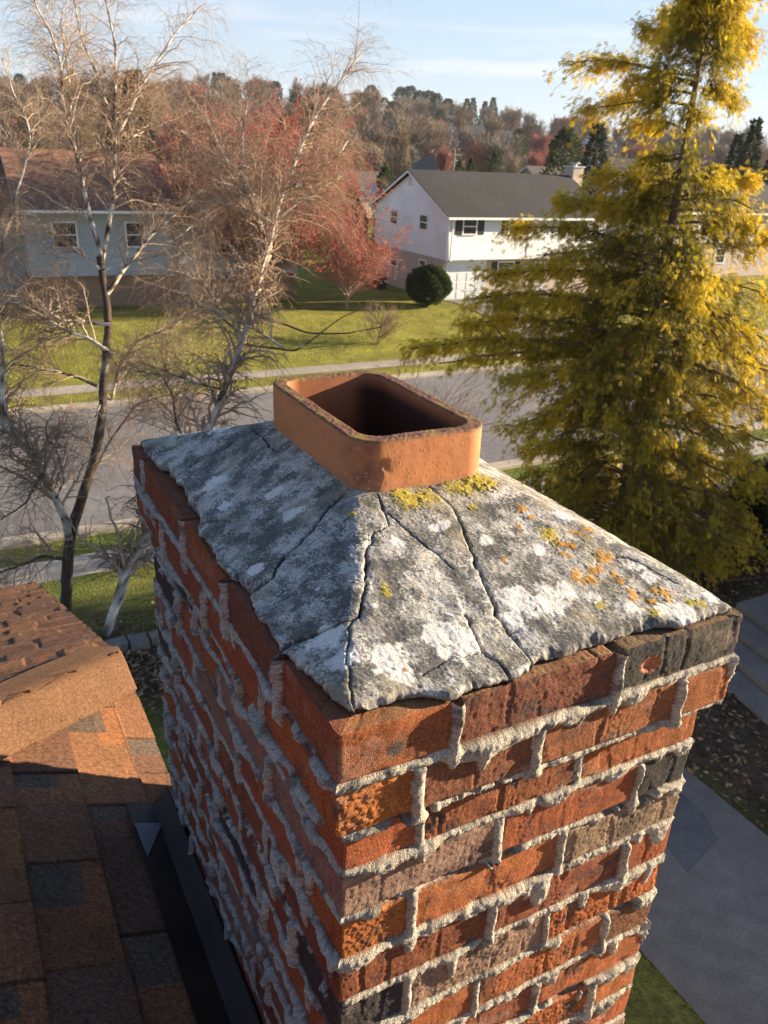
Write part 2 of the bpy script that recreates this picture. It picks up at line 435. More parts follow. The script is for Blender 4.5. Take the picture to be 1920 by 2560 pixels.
        hb = hb - (0.0010 + 0.0022 * np.clip(fbm(s * 60, Z * 0, 3, 63), -.2, 1)) * topd ** 2
        # colour: stains, soot, bloom
        st = fbm(s * 14, Z * 26, 4, 71); st2 = fbm(s * 75, Z * 75, 3, 73)
        colr = colr * (1 + 0.28 * st2[..., None]) * (1 + 0.18 * st[..., None])
        soot = sst(.10, .46, st + .40 * st2 + .12 * np.exp(Z / .07)) * (0.85 if fi == 1 else 0.6)
        colr = lerp(colr, np.array([.045, .038, .034]), (soot * np.clip(rough + .3, 0, 1))[..., None])
        bl = sst(.25, .6, fbm(s * 9 + 7, Z * 18, 3, 75) + .3 * st2) * .28
        colr = lerp(colr, np.array([.34, .25, .19]), bl[..., None])
        mos = sst(.05, .5, fbm(s * 40, inn[:, None] * 40 + Z * 30, 3, 77)) * (inn > 0.004)[:, None] * .5
        colr = lerp(colr, np.array([.20, .15, .05]), mos[..., None])
        edge = sst(.0045, .0, dd) * .45
        colr = lerp(colr, np.array([.20, .13, .09]), edge[..., None])
        colr = lerp(colr, np.array([.27, .15, .065]), ((inn > 0) * .45)[:, None, None] * np.ones_like(colr[..., :1]))
        if fi == 0: colr = colr * np.array([.72, .55, .60])  # redder brick on the left face, its shade also darkened into the colour
        colr = colr * (1 + .17 * rng.normal(size=colr.shape[:2]))[..., None]
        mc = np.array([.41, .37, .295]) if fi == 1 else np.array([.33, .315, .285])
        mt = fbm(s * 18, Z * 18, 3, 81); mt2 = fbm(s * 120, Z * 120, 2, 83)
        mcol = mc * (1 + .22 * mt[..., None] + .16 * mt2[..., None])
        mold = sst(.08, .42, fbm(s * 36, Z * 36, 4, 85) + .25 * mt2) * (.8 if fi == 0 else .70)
        mcol = lerp(mcol, np.array([.10, .095, .085]), (mold * np.ones_like(mold))[..., None])
        mcol = mcol * (1 + .19 * rng.normal(size=mcol.shape[:2]))[..., None]
        ism = hm > hb
        h = np.maximum(np.maximum(hb, hm), -0.016)
        htop = h[len(z) - 1][None, :]
        e = np.where((inn > 0)[:, None], htop - inn[:, None], h) + corb[:, None]
        zv = Z + np.where((inn > 0)[:, None], np.clip(h, -.006, .004) - 0.0012 * np.clip(1 - inn[:, None] / .004, 0, 1) ** 2, 0)
        along = A + e * G[None, :]
        if fi == 0: X, Y = INS - e, INS + Dp - along
        elif fi == 1: X, Y = INS + along, INS - e
        elif fi == 2: X, Y = INS + Wd + e, INS + along
        else: X, Y = INS + Wd - along, INS + Dp + e
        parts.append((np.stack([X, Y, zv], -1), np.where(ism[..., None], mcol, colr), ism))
    P = np.concatenate([q[0] for q in parts], 1); C = np.concatenate([q[1] for q in parts], 1); Mk = np.concatenate([q[2] for q in parts], 1)
    n, m = Mk.shape; F = quads(n, m, True)
    mf = Mk.ravel()[F].sum(1) >= 2
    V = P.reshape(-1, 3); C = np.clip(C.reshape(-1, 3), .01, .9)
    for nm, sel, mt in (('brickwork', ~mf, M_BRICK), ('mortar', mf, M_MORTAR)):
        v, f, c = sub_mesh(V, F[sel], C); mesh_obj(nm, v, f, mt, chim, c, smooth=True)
chimney_shell()

# ------------------------------------------------------------------ cracked cement crown
FX0, FX1, FY0, FY1, FH = .172, .372, .315, .645, .160
CRK = [([(.163,.336),(.144,.332),(.125,.323),(.108,.309),(.083,.297),(.067,.297),(.051,.282),(.040,.271),(.031,.268),(.013,.270),(-.01,.272)], 1.0),
 ([(.137,.221),(.120,.186),(.108,.165),(.092,.141),(.080,.125),(.058,.129),(.034,.138),(.005,.150),(-.01,.155)], .9),
 ([(.276,.318),(.282,.267),(.277,.235),(.264,.198),(.252,.160),(.245,.131),(.237,.101),(.230,.083),(.229,.061),(.229,.033),(.233,.014),(.236,-.01)], 1.25),
 ([(.196,.094),(.191,.067),(.187,.042),(.194,.020),(.20,-.01)], .9), ([(.195,.276),(.202,.232),(.212,.203),(.222,.162)], .45),
 ([(.150,.640),(.150,.585),(.145,.546),(.168,.505)], .9), ([(-.01,.49),(.014,.479),(.034,.452),(.050,.428)], .75),
 ([(.020,.648),(.038,.651),(.071,.655),(.098,.642),(.116,.646)], .55), ([(.075,.125),(.060,.109),(.043,.070),(.031,.039),(.027,.015)], .45),
 ([(.006,.229),(.040,.220)], .35), ([(.372,.312),(.45,.36),(.539,.434)], .6), ([(.437,.124),(.454,.119),(.468,.093),(.484,.060)], .5),
 ([(.137,.221),(.161,.246),(.183,.254),(.192,.277),(.197,.312)], .5), ([(.007,.348),(.014,.328),(.004,.301)], .35),
 ([(.108,.035),(.140,.043),(.187,.041)], .35), ([(.30,.66),(.31,.74),(.29,.87)], .8), ([(.38,.6),(.45,.62),(.55,.60)], .7)]
WHT = [(.083,.062,.0211),(.087,.043,.0151),(.164,.067,.0286),(.177,.054,.0151),(.182,.221,.009),(.050,.482,.0136),(.104,.365,.0136),(.032,.303,.0105),(.104,.435,.0121),(.252,.235,.009),(.237,.233,.0075),(.043,.120,.0181),(.043,.080,.0151),(.271,.092,.0255),(.303,.082,.0209),(.249,.071,.0139),(.333,.092,.0139),(.349,.162,.0104),(.289,.194,.0081),(.360,.070,.0093),(.393,.043,.0093),(.425,.211,.0139),(.454,.102,.0116),(.433,.030,.0139),(.458,.020,.0139),(.508,.028,.0093),(.358,.271,.0093),(.458,.082,.0116),(.067,.201,.003),(.104,.134,.0036),(.22,.75,.03),(.12,.72,.02),(.45,.5,.03),(.06,.56,.018)]
ORG = [(.418,.175,.0051),(.440,.178,.006),(.447,.194,.0037),(.383,.164,.006),(.394,.157,.0056),(.370,.148,.0042),(.380,.142,.0032),(.424,.126,.0097),(.393,.111,.006),(.369,.115,.0051),(.362,.108,.0046),(.377,.099,.0074),(.414,.099,.0051),(.416,.086,.0051),(.415,.064,.0065),(.409,.056,.0042),(.455,.050,.007),(.449,.060,.0056),(.427,.045,.0051),(.451,.041,.0037),(.375,.219,.0046),(.374,.238,.0056),(.468,.297,.0037),(.292,.157,.0032),(.348,.209,.0042),(.404,.111,.0046),(.428,.164,.0028),(.095,.045,.002)]
YEL = [(.378,.184,.011),(.377,.173,.0065),(.349,.304,.015),(.329,.300,.0125),(.357,.293,.010),(.477,.031,.0055),(.488,.023,.0045),(.310,.260,.005),(.234,.291,.015),(.262,.290,.0125),(.228,.307,.010),(.312,.299,.0125),(.353,.301,.015),(.151,.290,.004),(.126,.149,.005),(.128,.159,.0035),(.489,.461,.0075),(.357,.060,.005),(.417,.028,.006)]

def seg_dist(X, Y, pts):
    """distance to a polyline and the side of it"""
    best = np.full(X.shape, 9.0); side = np.zeros(X.shape)
    for (x0, y0), (x1, y1) in zip(pts[:-1], pts[1:]):
        dx, dy = x1 - x0, y1 - y0; t = np.clip(((X - x0) * dx + (Y - y0) * dy) / (dx * dx + dy * dy), 0, 1)
        d = np.hypot(X - x0 - t * dx, Y - y0 - t * dy); c = np.sign((X - x0) * dy - (Y - y0) * dx)
        u = d < best; best = np.where(u, d, best); side = np.where(u, c, side)
    return best, side

def crown_base(X, Y):
    e = .012
    fs = [(X - e) / (FX0 - e), (LX - e - X) / (LX - e - FX1), (Y - e) / (FY0 - e), (LY - e - Y) / (LY - e - FY1)]
    k = 34.0; f = -np.log(sum(np.exp(-k * q) for q in fs)) / k + .008
    return .0105 + (.090 - .0105) * np.clip(f, 0, 1.15)

def build_crown():
    yl = [-.02, .022, .061, .106, .162, .233, .273, .316, .38, .466, .486, .569, .678, .749, .834, .9]
    il = [.022, .020, .014, .007, .006, .006, .014, .006, .004, .008, .018, .020, .025, .012, .010, .02]
    xf = [-.02, .024, .048, .082, .107, .124, .150, .188, .197, .236, .275, .297, .355, .382, .431, .488, .519, .56]
    jf = [.026, .022, .019, .018, .004, .003, .004, .004, .007, .019, .017, .019, .018, .022, .014, .005, .010, .012]
    g = .0013; np_, nq = int(LX / g), int(LY / g)
    pp = np.linspace(0, 1, np_); qq = np.linspace(0, 1, nq)
    rag = lambda t, sd: .0062 * fbm(t * 38, t * 0 + sd, 3, 101) + .0013 * fbm(t * 120, t * 0 + sd, 2, 102)
    x0, y0 = pp * LX, qq * LY
    Lq = np.interp(y0, yl, il) + rag(y0, 1.5); Rq = LX - .016 - .006 * n2(y0 * 20, 0 * y0, 103) - rag(y0, 5.5)
    Fp = np.interp(x0, xf, jf) + rag(x0, 9.5); Bp = LY - .016 - .006 * n2(x0 * 20, 0 * x0, 104) - rag(x0, 13.5)
    X = Lq[None, :] + pp[:, None] * (Rq - Lq)[None, :]; Y = Fp[:, None] + qq[None, :] * (Bp - Fp)[:, None]
    ed = np.minimum(np.minimum(X - Lq[None, :], Rq[None, :] - X), np.minimum(Y - Fp[:, None], Bp[:, None] - Y)); d = ed
    Z = crown_base(X, Y) + .0022 * fbm(X * 13, Y * 13, 3, 105) + .0011 * fbm(X * 60, Y * 60, 3, 106) + .0006 * fbm(X * 240, Y * 240, 2, 107)
    Z = Z - .0026 * np.clip(1 - ed / .0045, 0, 1) ** 2 - .006 * sst(.12, .3, n2(X * 36, Y * 36, 113)) * np.clip(1 - ed / .010, 0, 1)
    dirt = np.zeros_like(X); cx = X + .0042 * fbm(X * 45, Y * 45, 4, 108); cy = Y + .0042 * fbm(X * 45, Y * 45, 4, 109)
    for i, (pts, wgt) in enumerate(CRK):
        dist, side = seg_dist(cx, cy, pts)
        w = (.0004 + .00075 * wgt) * (1 + .7 * n2(X * 30, Y * 30 + i, 110))
        Z = Z - .011 * wgt * np.exp(-(dist / w) ** 2) - .0010 * wgt * np.exp(-(dist / .004))
        if wgt > .8: Z = Z + .0011 * side * wgt * np.exp(-dist / .03)
        dirt = np.maximum(dirt, np.clip(wgt * 1.2, 0, 1) * np.exp(-(dist / (w * 1.2)) ** 2))
    # colour
    a = fbm(X * 12, Y * 12, 4, 121); b = fbm(X * 50, Y * 50, 5, 122, .62); c = fbm(X * 260, Y * 260, 3, 123); e = fbm(X * 30 + 9, Y * 30, 4, 124)
    sp = fbm(X * 300, Y * 300, 2, 128) + .30 * rng.normal(size=X.shape); sp2 = fbm(X * 150 + 5, Y * 150, 3, 129) + .18 * rng.normal(size=X.shape)
    col = np.array([.29, .275, .24]) * (1 + .22 * b + .25 * c)[..., None]
    pale = sst(-.02, .20, .55 * sp2 + .75 * b + .55 * a + .10)
    col = lerp(col, np.array([.50, .478, .43]), pale[..., None] * .80)
    dark = sst(-.05, .09, .50 * sp + .95 * e + .35 * sp2 - .35 * a - .02)
    col = lerp(col, np.array([.072, .070, .064]), dark[..., None] * .86)
    fleck = sst(.38, .60, sp); col = lerp(col, np.array([.10, .097, .09]), fleck[..., None] * .7)
    tan_ = sst(.2, .5, fbm(X * 13 + 40, Y * 13, 3, 126) + .2 * c); col = lerp(col, np.array([.34, .29, .19]), tan_[..., None] * .5)
    for (px, py, r) in WHT:
        q = np.hypot(X - px, Y - py) / r + .75 * fbm(X * 60, Y * 60, 4, 127) + .35 * c + .25 * sp2
        m = sst(1.1, .8, q); col = lerp(col, np.array([.66, .635, .58]) * (1 + .12 * c + .10 * b)[..., None], m[..., None] * .88)
        Z = Z + .0003 * m
    for lst, cc in ((YEL, (.40, .31, .035)), (ORG, (.44, .205, .018))):
        for (px, py, r) in lst:
            q = np.hypot(X - px, Y - py) / (r * 1.25) + .95 * fbm(X * 130, Y * 130, 3, 131) + 1.2 * c
            m = sst(1.05, .75, q); col = lerp(col, np.array(cc) * (1 + .5 * c)[..., None], m[..., None] * .92)
            Z = Z + .0006 * m * (1 + c)
    df = np.maximum(np.maximum(FX0 - X, X - FX1), np.maximum(FY0 - Y, Y - FY1))
    mo = sst(.045, .0, df) * sst(.12, .3, c + .6 * b) * sst(.10, .25, X)
    col = lerp(col, np.array([.20, .155, .035]), mo[..., None] * .7)
    yy = sst(.22, .42, c + .5 * fbm(X * 9, Y * 9, 2, 133) - .18) * sst(.16, .3, X) * .6
    col = lerp(col, np.array([.24, .19, .04]), yy[..., None])
    col = lerp(col, np.array([.025, .022, .02]), dirt[..., None])
    # broken edge: down to the bed, then back in under the slab
    zb = .0005 + .0075 * np.clip(n2(X * 22, Y * 22, 111) + .22, 0, 1)
    def pad(M, mode):
        return np.pad(M, 4, mode='edge')
    Xp, Yp, Zp, Zb = pad(X, 0), pad(Y, 0), pad(Z, 0), pad(zb, 0); Cp = np.pad(np.clip(col, .012, .85), ((4, 4), (4, 4), (0, 0)), mode='edge')
    n, m = Xp.shape; I, J = np.meshgrid(np.arange(n), np.arange(m), indexing='ij')
    ring = np.maximum(np.maximum(4 - I, I - (n - 5)), np.maximum(4 - J, J - (m - 5)))
    low = np.minimum(Zb, Zp - .001)
    Zp = np.where(ring == 1, lerp(Zp, low, .35), np.where(ring == 2, lerp(Zp, low, .75), np.where(ring >= 3, low, Zp)))
    inw = np.where(ring == 4, .014, np.where(ring == 3, .0016, np.where(ring == 1, -.0006, 0)))
    jit = .0012 * n2(Xp * 160 + ring * 7.7, Yp * 160 + ring * 5.1, 115) * ((ring > 0) & (ring < 4))
    sx = np.where(I < 4, 1, np.where(I > n - 5, -1, 0)); sy = np.where(J < 4, 1, np.where(J > m - 5, -1, 0))
    Xp = Xp + sx * (inw + jit); Yp = Yp + sy * (inw + jit)
    Cp = np.where(((ring > 0) & (ring < 4))[..., None], np.array([.20, .185, .16]) * (1 + .5 * n2(Xp * 130, Yp * 130 + ring, 116))[..., None], Cp)
    ok = ~((Xp > FX0 + .012) & (Xp < FX1 - .012) & (Yp > FY0 + .012) & (Yp < FY1 - .012))
    F = quads(n, m)[:, ::-1]; F = F[ok.ravel()[F].all(1)]
    V, F, C = sub_mesh(np.stack([Xp, Yp, Zp], -1).reshape(-1, 3), F, np.clip(Cp, .012, .85).reshape(-1, 3))
    mesh_obj('cement_crown', V, F, M_CROWN, chim, C, smooth=True)
build_crown()

# ------------------------------------------------------------------ clay flue liner
def build_flue():
    def ring(inset, r, n=None):
        w, h = FX1 - FX0 - 2 * inset, FY1 - FY0 - 2 * inset
        pts = []; acc = []
        nst, nlt, nc = 120, 200, 26
        cs = [(w - r, h - r, 0), (r, h - r, 90), (r, r, 180), (w - r, r, 270)]
        for i, (cx, cy, a0) in enumerate(cs):
            for t in np.linspace(0, 90, nc, endpoint=False):
                an = R_(a0 + t); pts.append((cx + r * math.cos(an), cy + r * math.sin(an)))
            nx = cs[(i + 1) % 4]; an = R_(a0 + 90); p0 = (cx + r * math.cos(an), cy + r * math.sin(an)); p1 = (nx[0] + r * math.cos(an), nx[1] + r * math.sin(an))
            k = nst if i % 2 == 0 else nlt
            for t in np.linspace(0, 1, k, endpoint=False): pts.append((lerp(p0[0], p1[0], t), lerp(p0[1], p1[1], t)))
        return np.array(pts) + np.array([FX0 + inset, FY0 + inset])
    ro, ri, th = .036, .030, .0185
    prof = [(0, z) for z in np.linspace(.05, FH - .002, 70)] + [(i, FH) for i in np.linspace(.0012, th - .0012, 14)] + [(th, z) for z in np.r_[np.linspace(FH - .002, FH - .1, 50), np.linspace(FH - .12, -.9, 30)]]
    rings = []; cols = []
    base = ring(0, ro); m = len(base); sp = np.r_[0, np.cumsum(np.linalg.norm(np.diff(base, axis=0), axis=1))]
    for inset, z in prof:
        t = inset / th; rg = ring(inset, lerp(ro, ri, t))
        cen = rg.mean(0); nrm = rg - base if inset > .001 else None
        zz = np.full(m, z); onrim = 0 < inset < th or z > FH - .0025
        d_in = ring(inset + .001, lerp(ro, ri, t)) - rg; d_in /= np.linalg.norm(d_in, axis=1, keepdims=True) + 1e-9
        if onrim:
            zz = zz + .0009 * fbm(sp * 45, np.full(m, inset * 45), 3, 201) + .0008 * fbm(sp * 170, np.full(m, inset * 170), 2, 202) + .002 * n2(sp * 9, np.full(m, 0.), 203)
            rg = rg + d_in * (.0008 * fbm(sp * 90, np.full(m, inset * 60), 2, 204))[:, None] * (1 if t < .5 else -1)
            cb = np.array([.155, .075, .042]) * (1 + .45 * fbm(sp * 120, np.full(m, inset * 120), 3, 205))[:, None]
            ms = sst(.02, .3, fbm(sp * 26, np.full(m, inset * 40), 3, 206) + .30 * fbm(sp * 200, np.full(m, inset * 200), 2, 207) + .22 * np.clip(rg[:, 1] - FY1 + .08, 0, 1) / .08 * (rg[:, 0] < FX0 + .05))
            cb = lerp(cb, np.array([.30, .23, .035]), ms[:, None] * .35)
        elif inset == 0:
            rg = rg - d_in * (.0005 * fbm(sp * 30, np.full(m, z * 30), 2, 208) + .0004 * (fbm(sp * 260, np.full(m, z * 260), 2, 209) > .45))[:, None]
            cb = np.array([.46, .185, .073]) * (1 + .16 * fbm(sp * 9, np.full(m, z * 30), 3, 210) + .10 * fbm(sp * 80, np.full(m, z * 80), 2, 212))[:, None]
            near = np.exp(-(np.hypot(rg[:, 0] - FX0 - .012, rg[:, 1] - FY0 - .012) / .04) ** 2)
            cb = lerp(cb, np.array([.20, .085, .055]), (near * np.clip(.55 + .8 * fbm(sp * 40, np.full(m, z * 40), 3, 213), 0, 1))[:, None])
            ch = np.exp(-(((rg[:, 0] - FX0 - .030) / .012) ** 2 + ((rg[:, 1] - FY0) / .012) ** 2 + ((z - .125) / .010) ** 2)) + .8 * np.exp(-(((rg[:, 0] - FX0 - .020) / .010) ** 2 + ((rg[:, 1] - FY0) / .016) ** 2 + ((z - .108) / .010) ** 2))
            ch = ch * (1 + .9 * fbm(sp * 120, np.full(m, z * 120), 2, 214)); rg = rg + d_in * (.0045 * np.clip(ch, 0, 1))[:, None]
            wspot = fbm(sp * 300, np.full(m, z * 300), 2, 215) > .55; cb = np.where((wspot & (near > .2))[:, None], np.array([.5, .4, .33]), cb)
            tp = sst(FH - .008, FH, z); cb = lerp(cb, np.array([.24, .10, .055]), tp * .5)
            if z < .098: cb = lerp(cb, np.array([.30, .16, .09]), .35)
        else:
            cb = np.array([.30, .115, .050]) * (1 + .15 * fbm(sp * 30, np.full(m, z * 30), 3, 216))[:, None]
            shade_w = np.maximum(sst(FY1 - .030, FY1 - .060, rg[:, 1]), sst(FX0 + .13, FX0 + .17, rg[:, 0])); cb = lerp(cb, np.array([.013, .008, .006]), np.maximum(sst(FH - .002, FH - .03, z) * .93 * shade_w, np.full(m, sst(FH - .06, FH - .16, z) * .95))[:, None])  # shade painted on all but the sunlit back wall; real soot deeper down
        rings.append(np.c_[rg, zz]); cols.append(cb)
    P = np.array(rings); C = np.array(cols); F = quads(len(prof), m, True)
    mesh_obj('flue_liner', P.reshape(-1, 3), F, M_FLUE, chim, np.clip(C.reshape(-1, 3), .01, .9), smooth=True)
build_flue()

# ================================================================== OUR HOUSE (the roof the chimney stands beside)
EVX, EVZ, PT = 0.040, -0.8603, 0.44           # eave line x, its height, pitch
HCY = 1.53                                    # where the hip meets the eave
house = empty('brown_roof_house', (-4.0, -2.0, -6.8), 'house under the brown shingle hip roof beside the near brick chimney', 'house')
SP = np.array([[.175, .080, .037], [.150, .070, .036], [.130, .063, .035], [.192, .090, .040], [.112, .058, .036], [.160, .078, .040]])

def shingle_plane(a_rng, b_rng, pos, keep, exp=.125, seed=0, butt=.0085, phase=0.07):
    """a runs along the courses, b up the slope from the eave (horizontal measure); pos(a,b,h) -> xyz"""
    a = a_rng; b = b_rng
    Bq, Aq = np.meshgrid(b, a, indexing='ij')
    course = np.floor((Bq - phase) / exp).astype(int); fb = (Bq - phase) / exp - course
    H = butt * (1 - fb) ; rr = random.Random(seed)
    C = np.zeros(H.shape + (3,)); toothm = np.zeros(H.shape)
    for k in range(course.min(), course.max() + 1):
        row = course == k
        if not row.any(): continue
        x = a.min() - rr.random() * .3; edges = [x]; 
        while x < a.max() + .4: x += rr.choice((.10, .13, .16, .19, .24)); edges.append(x)
        edges = np.array(edges); n = len(edges)
        tooth = np.array([(i + k) % 2 for i in range(n)]); ci = np.array([rr.randrange(len(SP)) for _ in range(n)]); dk = np.array([rr.random() for _ in range(n)])
        ax = Aq[row]; idx = np.clip(np.searchsorted(edges, ax) - 1, 0, n - 2); loc = ax - edges[idx]; wid = edges[idx + 1] - edges[idx]
        c = SP[ci[idx]] * (.85 + .3 * dk[idx])[:, None]
        f = fb[row]
        # the dark shadow band printed at the head of the recessed tabs
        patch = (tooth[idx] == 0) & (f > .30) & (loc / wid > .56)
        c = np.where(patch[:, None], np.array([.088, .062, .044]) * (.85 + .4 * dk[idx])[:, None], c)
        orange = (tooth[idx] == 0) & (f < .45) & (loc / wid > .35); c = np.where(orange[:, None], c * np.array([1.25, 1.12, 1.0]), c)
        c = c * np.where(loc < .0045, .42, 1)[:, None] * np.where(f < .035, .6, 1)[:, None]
        H[row] += np.where(tooth[idx] == 1, .0040, 0.0) - .0035 * np.exp(-(loc / .0035) ** 2)
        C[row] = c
    g = fbm(Aq * 120, Bq * 120, 2, seed + 5)
    C *= (1 + .18 * fbm(Aq * 6, Bq * 14, 3, seed + 6) + .22 * g)[..., None]
    C *= (1 + .24 * rng.normal(size=H.shape))[..., None]
    H = H + .0006 * g + .0016 * n2(Aq * 5, Bq * 9, seed + 8)
    P = pos(Aq, Bq, H); ok = keep(Aq, Bq)
    F = quads(*Aq.shape); F = F[ok.ravel()[F].all(1)]
    return sub_mesh(P.reshape(-1, 3), F, np.clip(C.reshape(-1, 3), .01, .8))

def build_roof():
    sec = 1 / math.sqrt(1 + PT * PT)
    nrm = np.array([PT, 0, 1]) * sec; nrm2 = np.array([0, PT, 1]) * sec
    posn = lambda A, B, H: np.stack([EVX - B, A, EVZ + PT * B], -1) + H[..., None] * nrm
    posf = lambda A, B, H: np.stack([A, HCY - EVX + 3.55 + 0 * A - B + EVX, EVZ - PT * 3.55 + PT * B], -1) + H[..., None] * nrm2
    Vs, Fs, Cs = [], [], []; off = 0
    keepn = lambda A, B: (A < HCY - B * 1.0 + .02) & ~((A > INS - .01) & (A < LY - INS + .03) & (B < EVX - INS + .0))
    # fine near the chimney, coarse up to the ridge
    for ar, br, s in ((np.arange(-1.3, 1.56, .0035), np.r_[np.arange(0, .78, .0035)], 3), (np.arange(-7.0, -1.30, .02), np.r_[np.arange(0, .78, .01)], 4),
                      (np.arange(-7.0, 1.2, .02), np.arange(.777, 4.0, .02), 5)):
        v, f, c = shingle_plane(ar, br, posn, keepn, seed=s); Vs.append(v); Fs.append(f + off); Cs.append(c); off += len(v)
    # far slope runs on down to its own lower eave
    keepf = lambda A, B: (HCY + 3.55 - B > HCY + (EVX - A) * -1.0 - .02) & (A <= EVX + .001)
    v, f, c = shingle_plane(np.arange(-4.0, EVX + .0035, .0075), np.arange(0, 7.5, .010), posf, keepf, seed=9, butt=.013); f = f[:, ::-1]
    Vs.append(v); Fs.append(f + off); Cs.append(c); off += len(v)
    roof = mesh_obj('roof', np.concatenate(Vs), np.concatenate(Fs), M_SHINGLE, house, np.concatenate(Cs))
    # hip cap: overlapping folded pieces up the hip
    V, F, C = [], [], []; off = 0
    for i in range(14):
        t0 = -.035 + i * .30; t1 = t0 + .40
        tt = np.linspace(t0, t1, 120); ww = np.linspace(-.15, .15, 90)
        T, Wq = np.meshgrid(tt, ww, indexing='ij')
        # along hip: (-1, -1) in plan; across: (1,-1)/sqrt2 is the near slope
        cxx = EVX - T - .0 + Wq / math.sqrt(2) * 1.0; cyy = HCY - T - Wq / math.sqrt(2)
        zz = np.minimum(EVZ + PT * (EVX - cxx), EVZ - PT * (cyy - HCY)); 
        zh = EVZ + PT * T; sm = np.sqrt((zz - zh) ** 2 + .012 ** 2) - .012
        zz = zh - sm + .007 + .006 * (1 - (T - t0) / .40) + .003 * n2(T * 5 + i, Wq * 6, 300)
        lift = .004 * np.clip(np.abs(Wq) / .15 - .6, 0, 1) * (1 + 2 * n2(T * 6 + i, Wq * 0, 301)); zz = zz + lift
        ov = np.maximum(cxx - EVX - .005, 0); cxx = cxx - ov; P = np.stack([cxx, cyy, zz], -1)
        ok = ov < .012
        cc = np.array([.168, .085, .040]) * (1 + .15 * fbm(T * 8 + i * 3, Wq * 8, 3, 302) + .2 * rng.normal(size=T.shape))[..., None]
        f = quads(*T.shape); f = f[ok.ravel()[f].all(1)]
        v, f, c = sub_mesh(P.reshape(-1, 3), f, cc.reshape(-1, 3))
        V.append(v); F.append(f + off); C.append(c); off += len(v)
        # butt thickness of each piece
        e0 = P[0][ok[0]]; k = len(e0)
        if k > 1:
            vv = np.r_[e0, e0 - np.array([0, 0, .006])]; ff = np.stack([np.arange(k - 1), np.arange(1, k), np.arange(1, k) + k, np.arange(k - 1) + k], 1)
            V.append(vv); F.append(ff + off); C.append(np.tile([.05, .03, .02], (2 * k, 1))); off += 2 * k
    mesh_obj('hip_cap', np.concatenate(V), np.concatenate(F), M_SHINGLE, house, np.concatenate(C))
    # brown metal flashing: apron on the shingles, upstand against the brick, and the grey flat step piece
    mfl = plain('brown flashing', (.026, .017, .013), .55, .3, 9, .08, 40, metal=0.0, spec=.25)
    rz = lambda x: EVZ + PT * (EVX - x)
    y0, y1 = -.35, .865; b = MB()
    prof = [(-.075, rz(-.075) + .019), (-.022, rz(-.022) + .020), (-.018, rz(-.018) + .025), (INS - .006, -.782), (INS - .004, -.776)]
    n = len(prof); ys = np.linspace(y0, y1, 9)
    for yy in ys:
        for q in prof: b.v.append((q[0], yy, q[1]))
    for j in range(len(ys) - 1):
        for i in range(n - 1): b.f.append([j * n + i, j * n + i + 1, (j + 1) * n + i + 1, (j + 1) * n + i])
    k0 = len(b.v); b.v += [(q[0], y1, q[1]) for q in prof] + [(q[0], y1, rz(q[0]) + .002) for q in prof]
    for i in range(n - 1): b.f.append([k0 + i, k0 + i + 1, k0 + n + i + 1, k0 + n + i])
    fl = b.build('flashing', mfl, house)
    b = MB(); b.prism([(-.072, .798, rz(-.072) + .0215), (-.016, .800, rz(-.016) + .0225), (-.068, .700, rz(-.068) + .0215)], (0, 0, .0012))
    b.build('flashing_step', plain('grey flashing', (.10, .10, .125), .55, .1, 30, spec=.5), fl)
    # drip edge and the walls under the eaves
    b = MB().box((EVX - .012, -7.0, EVZ - .16), (EVX + .004, -.02, EVZ - .012)).box((EVX - .012, .885, EVZ - .16), (EVX + .004, HCY, EVZ - .012))
    b.prism([(EVX - .012, HCY, EVZ - .012), (EVX + .004, HCY, EVZ - .012), (EVX + .004, HCY, EVZ - .16), (EVX - .012, HCY, EVZ - .16)], (0, 3.55, -PT * 3.55))
    b.build('fascia', plain('brown fascia', (.12, .075, .05), .5, .1), house)
    wall = plain('tan siding', (.36, .31, .25), .8, .1, 4)
    b = MB().box((-8.0, -6.8, -6.9), (-.02, HCY - .1, EVZ - .03))
    b.prism([(-.03, HCY - .1, -6.9), (-.03, HCY - .1, EVZ - .06), (-.03, 4.9, EVZ - .06 - PT * 3.35), (-.03, 4.9, -6.9)], (-7.9, 0, 0))
    b.build('wall', wall, house)
build_roof()

# ================================================================== GROUND, ROAD, PATHS
def HZ(x, y):
    """height of the land"""
    x = np.asarray(x, float); y = np.asarray(y, float)
    z = -6.8 - 1.55 * sst(11.0, 16.6, y) - .15 * sst(16.0, 18.9, y)
    far = -8.50 + .12 * sst(29.9, 31.0, y) + 1.22 * sst(32.0, 39.4, y) + .25 * sst(40, 70, y)
    z = np.where(y > 24, far, z)
    z = z + .5 * sst(60, 140, y)
    r = np.hypot(x, y); az = np.degrees(np.arctan2(y, x))
    hgt = np.interp(az, [-180, 20, 38, 44, 49, 54, 59, 66, 72, 79, 86, 110, 180], [2, 4, 9, 10, 10, 13, 17, 20, 20.5, 19, 15, 12, 2])
    z = z + hgt * sst(130, 430, r) * (y > 0)
    und = .35 * n2(x * .05, y * .05, 400) * sst(45, 80, y) + 2.0 * n2(x * .012, y * .012, 401) * sst(150, 300, r)
    return z + und

def zat(x, y): return float(HZ(x, y))

